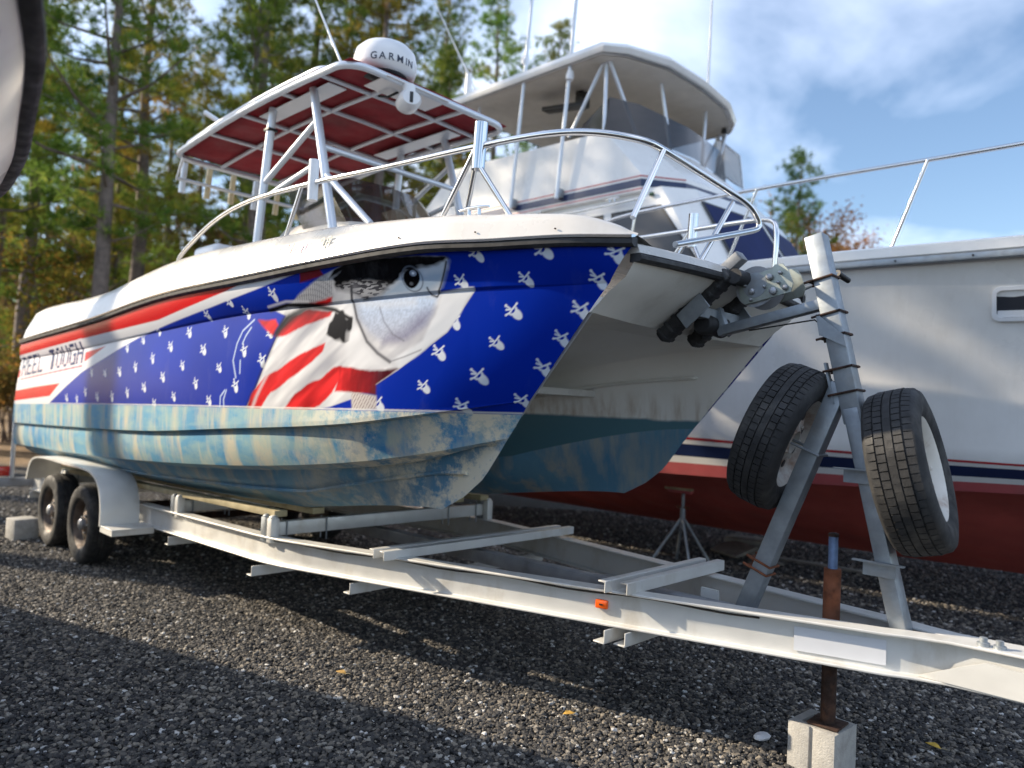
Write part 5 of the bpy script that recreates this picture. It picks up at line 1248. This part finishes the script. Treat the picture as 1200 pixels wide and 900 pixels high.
# bow rail
for sg in (-1, 1):
    P = []
    for s_ in (4.3, 4.25, 3.6, 2.6, 1.6, .6, -.4, -1.4, -2.4, -3.2, -3.9):
        h_ = {4.3: .05, 4.25: .40}.get(s_, .60 + .02*(3.6 - s_)/3); t_, z_ = [float(x[0]) for x in crv(HW, np.array([s_]))]; P.append(V(s_, TC + sg*max(t_ - .08, .02), z_ + h_))
    rl = MB().tube(smooth_path(P, 2), .0155, 10).build('bow_rail', 'chrome', SF, 60)
    for s_, lean in ((3.35, .1), (2.35, .25), (1.10, .22), (.02, .25), (-1.1, .25), (-2.2, .25)):
        t_, z_ = [float(x[0]) for x in crv(HW, np.array([s_]))]; t2, z2 = [float(x[0]) for x in crv(HW, np.array([s_ - lean]))]
        MB().tube([V(s_, TC + sg*(t_ - .08), z_ + .01), V(s_ - lean, TC + sg*(t2 - .08), z2 + .60 + .02*(3.6 - s_)/3)], .0125, 10).build('rail_stanchion', 'chrome', SF, 60)
MB().tube([V(4.9, 2.93, 3.55), V(3.6, 2.93, 3.58)], .012, 8).build('grab_rail', 'chrome', SF, 60)
for s_, t_ in ((5.0, 2.9), (3.95, 2.92)): cleat(V(s_, t_ + .02, 3.60), (1, 0, 0), SF)
MB().lathe([(.0, -.03), (.02, -.026), (.02, .015), (.0, .02)], V(3.50, 2.99, 3.62), (1, 0, 0), 12).build('running_light', mat('green_lens', (.01, .05, .025), .3), SF, 50)
# transom
P = [V(p[0], TC - p[1], p[2]) for p in [r[-1] for r in rows5]] + [V(p[0], TC + p[1], p[2]) for p in [r[-1] for r in rows5][::-1]]
MB().add(P, [tuple(range(len(P)))]).build('transom', 'gel_boat2', SF)

# boat stands -----------------------------------------------------------------
def boat_stand(s_, t_, ztop, tilt, label):
    E = yard('boat_stand', s_, t_, 0); tag(E, label, 'boat stand', 'steel stands propping up the cruiser')
    top = V(s_, t_, ztop - .28)
    for dx_, dy_ in ((-.22, -.20), (.22, -.20), (-.18, .22), (.20, .22)):
        MB().tube([top + Vector((0, 0, -.02)), V(s_ - dx_, t_ + dy_, .012)], .014, 8).build('leg', 'galv', E, 60)
    MB().tube([V(s_, t_, ztop - .42), V(s_, t_, ztop - .22)], .026, 12).build('collar', 'galv', E, 60)
    MB().tube([V(s_, t_, ztop - .40), V(s_, t_, ztop - .03)], .016, 10).build('screw', 'galv', E, 60)
    mb = MB(); mb.box(V(s_, t_, ztop - .215), (.13, .022, .02)); mb.build('screw_handle', 'rust', E)
    R_ = Matrix.Rotation(rad(tilt), 3, 'X')
    MB().box(V(s_, t_ + .01, ztop - .02), (.26, .20, .035), R_).build('pad', 'red_boot', E, bevel=.006)
    MB().box(V(s_, t_ + .01, ztop + .012), (.30, .24, .02), R_).build('plywood_pad', 'timber', E, bevel=.003)
    return E
boat_stand(3.12, 3.16, .77, 24, 'galvanised screw stand with red pad under the cruiser beside the bow')
boat_stand(-1.6, 3.45, .86, 26, 'galvanised screw stand under the cruiser bow at the right')
boat_stand(6.5, 3.0, .74, 24, 'galvanised screw stand under the cruiser stern behind the catamaran')
# keel blocks and scrap timber under the cruiser
for (s_, t_, l, w, h, rz_, zc, lab) in ((2.95, 4.28, .5, .3, .18, 12, .09, 'grey timber keel block under the cruiser behind the leg'), (2.62, 3.92, .32, .12, .03, 40, .016, 'loose offcut plank lying on gravel beside the stand brace'),
                                   (2.98, 3.95, .42, .28, .03, -25, .10, 'broken plywood sheet leaning on the keel block'), (2.3, 4.32, .9, .10, .03, 5, .016, 'long weathered board lying flat under the cruiser keel')):
    E = yard('timber_offcut', s_, t_, 0); tag(E, lab, 'timber')
    Rm = Matrix.Rotation(rad(rz_), 3, 'Z') @ Matrix.Rotation(rad(18 if zc == .10 else 0), 3, 'X')
    MB().box(V(s_, t_, zc), (l, w, h), Rm).build('plank', mat('grey_timber', (.16, .145, .125), .85, 0, .3, 12, bmp=.3), E, bevel=.004)

# ------------------------------------------------------------------ neighbouring boat whose bow reaches in at the left
PSI = rad(16)                                                     # heading turned from ours and unseen stern lengthened to shade the gravel
NB = empty('neighbour_boat', to_world(.4, -3.25), RZ + PSI)
tag(NB, 'white boat bow with black rub rail cut off at the upper left corner', 'boat')
NS = [(-.08, .04, 2.30), (.08, .28, 2.28), (.30, .45, 2.25), (.554, .606, 2.22), (.775, .743, 2.21), (1.183, .953, 2.20), (1.658, 1.183, 2.19), (2.268, 1.40, 2.18), (3.2, 1.52, 2.16), (5.0, 1.55, 2.14), (9.2, 1.48, 2.10)]
NCH = [(1.2, .02, 1.15), (1.6, .35, 1.10), (2.2, .70, 1.05), (3.2, 1.06, .98), (9.2, 1.3, .92)]
NKL = [(1.5, 0, .95), (2.2, 0, .70), (3.2, 0, .58), (9.2, 0, .55)]
g5 = np.linspace(0, 1, 90)**1.3; a_, c_, k_ = crow(NS, g5), crow(NCH, g5), crow(NKL, g5); rws = []
for j in range(13):
    f = j/12; r = a_*(1-f) + c_*f; r[:, 1] -= .08*4*f*(1-f); r[:, 1] = np.maximum(r[:, 1], .01); rws.append(r)
for f in (.5, 1.): rws.append(c_*(1-f) + k_*f)
A = np.array(rws)
for sg in (-1, 1):
    P = np.stack([-A[..., 0], sg*A[..., 1], A[..., 2]], -1).reshape(-1, 3)
    npmesh('hull_side', P, gridfaces(A.shape[0], A.shape[1], sg > 0), 'gel_boat2', NB, True)
    rings = [[V(p[0], sg*(p[1] + x), p[2] + z_) for x, z_ in ((-.03, -.020), (.012, -.020), (.026, -.010), (.028, .008), (.020, .020), (-.03, .024))] for p in a_]
    MB().loft(rings).build('rub_rail', 'rubber', NB, 40)
    rings = [[V(p[0], sg*max(0, p[1] + x), p[2] + z_) for x, z_ in ((.004, .024), (-.02, .09), (-.12, .11), (-.25, .10))] for p in a_]
    MB().loft(rings, cap=False, closed=False).build('gunwale', 'gel', NB, 40)
P = [V(p[0], -p[1]*.96, p[2] + .05) for p in a_] + [V(p[0], p[1]*.96, p[2] + .05) for p in a_[::-1]]
MB().add(P, [tuple(range(len(P)))]).build('deck', 'gel', NB)
P = [V(p[0], -p[1], p[2]) for p in A[:, -1]] + [V(p[0], p[1], p[2]) for p in A[::-1, -1]]
MB().add(P, [tuple(range(len(P)))]).build('transom', 'gel_boat2', NB)
for s_ in (2.6, 7.6):
    for sg in (-1, 1):
        MB().tube([V(s_, sg*.75, .02), V(s_, sg*.70, .98)], .025, 10).build('stand_post', 'galv', NB, 60); MB().box(V(s_, sg*.75, .01), (.35, .35, .02)).build('stand_base', 'galv', NB)
# ------------------------------------------------------------------ trees
def rnd_dirs(rs, n):
    v = rs.normal(size=(n, 3)); return v / np.linalg.norm(v, axis=1)[:, None]
def blades(rs, C, D, per, L, W, spread, var):
    """thin triangular blades: clusters at C (n,3) with axis D (n,3)"""
    n = len(C); d = np.repeat(D, per, 0) * (1 - spread) + rnd_dirs(rs, n*per) * spread * 1.3; d /= np.linalg.norm(d, axis=1)[:, None] + 1e-9
    l = L * rs.uniform(.6, 1.15, (n*per, 1)); base = np.repeat(C, per, 0) + rnd_dirs(rs, n*per) * .03
    side = np.cross(d, rnd_dirs(rs, n*per)); side /= np.linalg.norm(side, axis=1)[:, None] + 1e-9
    P = np.stack([base - side*W/2, base + side*W/2, base + d*l], 1).reshape(-1, 3)
    return P, np.arange(len(P)).reshape(-1, 3), np.repeat(np.clip(np.repeat(var, per) + rs.normal(0, .06, n*per), 0, 1), 3)
def leaves(rs, C, size, var):
    n = len(C); a = rnd_dirs(rs, n); b_ = np.cross(a, rnd_dirs(rs, n)); b_ /= np.linalg.norm(b_, axis=1)[:, None] + 1e-9
    s_ = size * rs.uniform(.6, 1.3, (n, 1))
    P = np.stack([C - a*s_*.5, C + b_*s_*.32, C + a*s_*.5, C - b_*s_*.32], 1).reshape(-1, 3)
    return P, np.arange(len(P)).reshape(-1, 4), np.repeat(var, 4)
def foliage_obj(name, P, F, var, m, parent):
    o = npmesh(name, P, F, m, parent); at = o.data.attributes.new('var', 'FLOAT', 'POINT'); at.data.foreach_set('value', var.astype(np.float32)); return o
def pine(seed, H, base, spread, tufts=3, m='needles', per=22):
    rs = np.random.RandomState(seed); rt = empty('pine_tree')
    tr = MB(); lean = rs.normal(0, .012, 2) * H
    def tp(z_): k = z_/H; return Vector((lean[0]*k*k + .06*math.sin(z_*.7 + seed), lean[1]*k*k + .05*math.cos(z_*.9 + seed), z_))
    n = 14; r0 = .0125*H + .02
    tr.tube([tp(H*i/n) for i in range(n+1)], [max(r0*(1 - .93*(i/n)**1.1), .015) * (1.25 if i == 0 else 1) for i in range(n+1)], 9)
    C = []; D = []; Vr = []
    nb = int((H - base) * 5.2); 
    for i in range(nb + 12):
        dead = i >= nb
        z_ = base + (H - base) * ((i + rs.rand()) / nb)**.92 if not dead else rs.uniform(base*.35, base)
        k = (z_ - base) / (H - base); L = spread * (1 - .82*max(k, 0)**1.4) * rs.uniform(.55, 1.1) * (min(1, .55 + 2.5*max(k, 0)) if not dead else .35)
        az = i*2.4 + rs.normal(0, .4); el = rs.uniform(-.15, .35) + .5*max(k, 0)
        d = Vector((math.cos(az)*math.cos(el), math.sin(az)*math.cos(el), math.sin(el))); p0 = tp(min(z_, H*.985))
        pts = [p0, p0 + d*L*.45 + Vector((0, 0, -.03*L)), p0 + d*L + Vector((0, 0, .10*L))]
        tr.tube(pts, [max(.012, .022*L), max(.008, .012*L), .005], 5)
        if dead: continue
        v0 = np.clip(rs.normal(.42, .2), 0, 1)
        ns = int(3 + L*4.2)
        for j in range(ns):
            f = .25 + .75*(j + rs.rand())/ns; q = np.array(pts[0].lerp(pts[1], f/.45) if f < .45 else pts[1].lerp(pts[2], (f-.45)/.55))
            for _ in range(tufts):
                off = rs.normal(0, .13 + .10*L*.35, 3); off[2] = abs(off[2])*.6; C.append(q + off); D.append(np.array(d)*.6 + off*1.5 + np.array((0, 0, .5))); Vr.append(np.clip(v0 + rs.normal(0, .12), 0, 1))
    tr.build('trunk', 'bark', rt, 60)
    C = np.array(C); D = np.array(D); D /= np.linalg.norm(D, axis=1)[:, None]
    P, F, var = blades(rs, C, D, per, .24, .017, .62, np.array(Vr)); foliage_obj('crown', P, F, var, m, rt)
    return rt
def broadleaf(seed, H, spread, m, nleaf, size=.09, stem=3, gap=.5):
    rs = np.random.RandomState(seed); rt = empty('autumn_tree'); tr = MB(); C = []; Vr = []
    for k in range(stem):
        az = k*2.1 + rs.rand(); b0 = Vector((rs.normal(0, .12), rs.normal(0, .12), 0))
        top = b0 + Vector((math.cos(az)*spread*.35, math.sin(az)*spread*.35, H*rs.uniform(.8, 1)))
        pts = [b0, b0.lerp(top, .35) + Vector((rs.normal(0, .1), rs.normal(0, .1), 0)), b0.lerp(top, .7) + Vector((rs.normal(0, .15), rs.normal(0, .15), 0)), top]
        tr.tube(pts, [.012*H + .01, .009*H, .005*H, .006], 6)
        for i in range(int(9 + 2*H)):
            f = rs.uniform(.25, 1.); q = pts[1].lerp(pts[3], (f - .25)/.75); a2 = rs.uniform(0, 6.28); L = spread*rs.uniform(.35, .9)*(1.1 - .6*f)
            e = q + Vector((math.cos(a2)*L, math.sin(a2)*L, L*rs.uniform(.1, .7))); mdl = q.lerp(e, .5) + Vector((0, 0, .06*L))
            tr.tube([q, mdl, e], [.004*H + .003, .006, .003], 4)
            v0 = np.clip(rs.normal(.5, .22), 0, 1)
            for _ in range(max(1, int(nleaf / (stem*(9 + 2*H))))):
                ff = rs.uniform(.2, 1.05); c = np.array(q.lerp(e, min(ff, 1))) + rs.normal(0, .10 + .12*L, 3); C.append(c); Vr.append(np.clip(v0 + rs.normal(0, .15), 0, 1))
    tr.build('trunk', 'bark', rt, 60); P, F, var = leaves(rs, np.array(C), size, np.array(Vr)); foliage_obj('crown', P, F, var, m, rt)
    return rt
SIDE = {}
def place(proto, used, x, y, rz_, sc, label, cat, grp):
    o = proto if not used else copy_tree(proto)
    o.location = (x, y, 0); o.rotation_euler = (0, 0, rz_); o.scale = (sc, sc, sc); tag(o, label, cat, grp); return o
protoP = [pine(11, 13.5, 4.2, 2.7), pine(23, 15.5, 4.8, 2.6, m='needles_y'), pine(37, 11.5, 2.4, 2.4), pine(41, 17, 7.2, 2.3)]
# nearest pines at the left: (x, y, variant, scale, label)
near = [(-8.3, 14.6, 0, 1.0, 'tall pine with a bare grey trunk standing left of the canopy'),
        (-6.0, 16.5, 2, 1.05, 'bushy pine directly behind the burgundy canopy'),
        (-11.0, 15.2, 2, 1.1, 'low-branched pine at the far left behind the boat stern'),
        (-3.6, 18.5, 1, .92, 'yellowing pine behind the radome'),
        (-9.6, 18.5, 1, 1.0, 'yellowing pine between the bare trunk and the canopy'),
        (-.9, 24.0, 0, 1.12, 'open-crowned pine between the radome and the cruiser hardtop'),
        (1.1, 25.5, 3, .88, 'slender pine whose top shows just above the cruiser hardtop'),
        (2.6, 27.5, 0, 1.05, 'dark pine behind the outrigger poles'),
        (-12.8, 18.0, 3, 1.0, 'thin straight pine at the left picture edge'),
        (-7.2, 20.0, 3, 1.0, 'high-crowned pine behind the bare trunk'),
        (-5.0, 21.5, 0, 1.05, 'broad pine behind the canopy rack'),
        (9.9, 26.0, 2, .95, 'dark green pine behind the cruiser cabin at the right')]
used = set()
for i, (x, y, k, sc, lab) in enumerate(near):
    place(protoP[k], k in used, x, y, i*1.7, sc, lab, 'pine tree', 'pines behind the boats'); used.add(k)
# unseen pines added past the left picture edge to throw shade over the boats
for i, (s_, t_, k, sc) in enumerate(((14.7, -6.35, 3, 1.05), (15.7, -5.3, 3, 1.0), (16.8, -4.4, 3, 1.0), (18.5, -2.2, 3, 1.05), (19, .2, 1, 1.05), (21, -4.6, 3, 1.2))):
    w = to_world(s_, t_); place(protoP[k], True, w.x, w.y, i*1.3, sc, 'unseen pine added beyond the left edge of the picture for its shade', 'pine tree', 'unseen shade pines beyond the left edge')
rs = np.random.RandomState(5)
for i in range(36):                                               # deeper rows of the wood
    y = rs.uniform(20, 44); x = rs.uniform(-.72*y - 2, -.10*y)
    k = int(rs.choice([0, 1, 3, 2, 3, 3])); place(protoP[k], True, x, y, rs.rand()*6.28, rs.uniform(.8, 1.15), 'pine in the deeper rows of the wood behind the boats', 'pine tree', 'pines deeper in the wood')
protoB = [broadleaf(3, 5.0, 2.0, 'leaf_rust', 4200, .13), broadleaf(8, 3.4, 1.7, 'leaf_olive', 4200, .12), broadleaf(15, 6.5, 2.3, 'leaf_gold', 5200, .13)]
usedb = set()
for i in range(34):                                               # undergrowth
    y = rs.uniform(15, 32); x = rs.uniform(-.72*y - 1, -.16*y + .5); k = int(rs.choice([0, 0, 1, 1, 2]))
    nm = ('rust-brown', 'olive', 'gold-green')[k]
    o = place(protoB[k], k in usedb, x, y, rs.rand()*6.28, rs.uniform(.35, .75), 'leafy %s sapling in the undergrowth of the wood at left' % nm, 'sapling', 'saplings under the pines'); usedb.add(k)
rt = [broadleaf(21, 9.6, 3.4, 'leaf_rust', 17000, .12), broadleaf(29, 7.6, 2.0, 'leaf_gold', 11000, .12), broadleaf(31, 10.5, 2.2, 'leaf_rust', 500, .10)]
for o, x, y, sc, lab in ((rt[0], 11.9, 27.5, .92, 'rust-leaved tree behind the foredeck of the cruiser'), (rt[1], 13.6, 27.5, 1.0, 'small gold and green tree right of the rust-leaved one'), (rt[2], 9.6, 30, 1.1, 'nearly bare thin-twigged tree behind the cruiser cabin')):
    place(o, False, x, y, x, sc, lab, 'tree', 'autumn trees at the right')
for x, y, k, sc, lab in ((9.2, 29.0, 0, .74, 'pale green pine just right of the cruiser enclosure'), (10.9, 29.5, 2, .86, 'round-topped pine between the dark pine and the rust-leaved tree')):
    place(protoP[k], True, x, y, x, sc, lab, 'pine tree', 'pines behind the boats')
o = copy_tree(rt[0]); o.location = (13.0, 30.5, 0); o.rotation_euler = (0, 0, 2.2); o.scale = (.95,)*3; tag(o, 'second rust-leaved tree half hidden behind the winch post top', 'tree', 'autumn trees at the right')
# the wood's far side: one mass of foliage
rs = np.random.RandomState(9); nC = 11000
yy = rs.uniform(34, 60, nC); xx = rs.uniform(-.8, .02, nC)*yy - 1; hh = 15*rs.power(1.25, nC)*(1 - .35*np.abs(np.sin(xx*.35 + yy*.2)))
P, F, var = leaves(rs, np.stack([xx, yy, hh], -1), .75, np.clip(rs.normal(.5, .25, nC), 0, 1))
o = foliage_obj('far_wood', P, F, var, 'far_leaves', None); tag(o, 'hazy far side of the wood seen between the trunks', 'wood', kind='stuff')
# ------------------------------------------------------------------ bits on the gravel
def leaf(x, y, rz_, colr, label):
    E = empty('fallen_leaf', (x, y, .026), rz_); tag(E, label, 'leaf')
    P = [(0, -.032, 0), (.018, -.012, .006), (.022, .006, .009), (.010, .020, .006), (0, .036, .002), (-.011, .019, .005), (-.021, .004, .008), (-.017, -.013, .006)]
    MB().prism(P, (0, 0, 1), .0012).build('blade', mat('leaf_colour', colr, .7, var=.2, scale=40), E); MB().tube([(0, -.03, .003), (.004, -.055, .006)], .0012, 5).build('stalk', 'timber', E)
for u_ in ((1.941, 3.326, .6, (.55, .36, .05), 'yellow fallen leaf on the gravel right of the concrete block'), (0.337, 3.494, 2.0, (.50, .30, .06), 'tan fallen leaf in the sunlit strip of gravel'), (-0.814, 3.877, 1.1, (.42, .26, .08), 'brown fallen leaf in the sunlit gravel below the trailer bend')):
    leaf(*u_)
st = MB(); rs = np.random.RandomState(3)
rings = [[Vector((math.cos(a)*r_*(.042 + .006*rs.rand()), math.sin(a)*r_*(.028 + .005*rs.rand()), z_)) for a in [k*math.pi/5 for k in range(10)]] for r_, z_ in ((.55, 0), (.95, .008), (1.0, .016), (.7, .026), (.25, .03))]
so = st.loft(rings).build('white_stone', mat('white_quartz', (.72, .72, .74), .6, var=.1, scale=30)); so.location = (1.182, 3.333, .018); so.rotation_euler = (0, 0, .5)
tag(so, 'single white stone on the dark gravel left of the concrete block', 'stone')
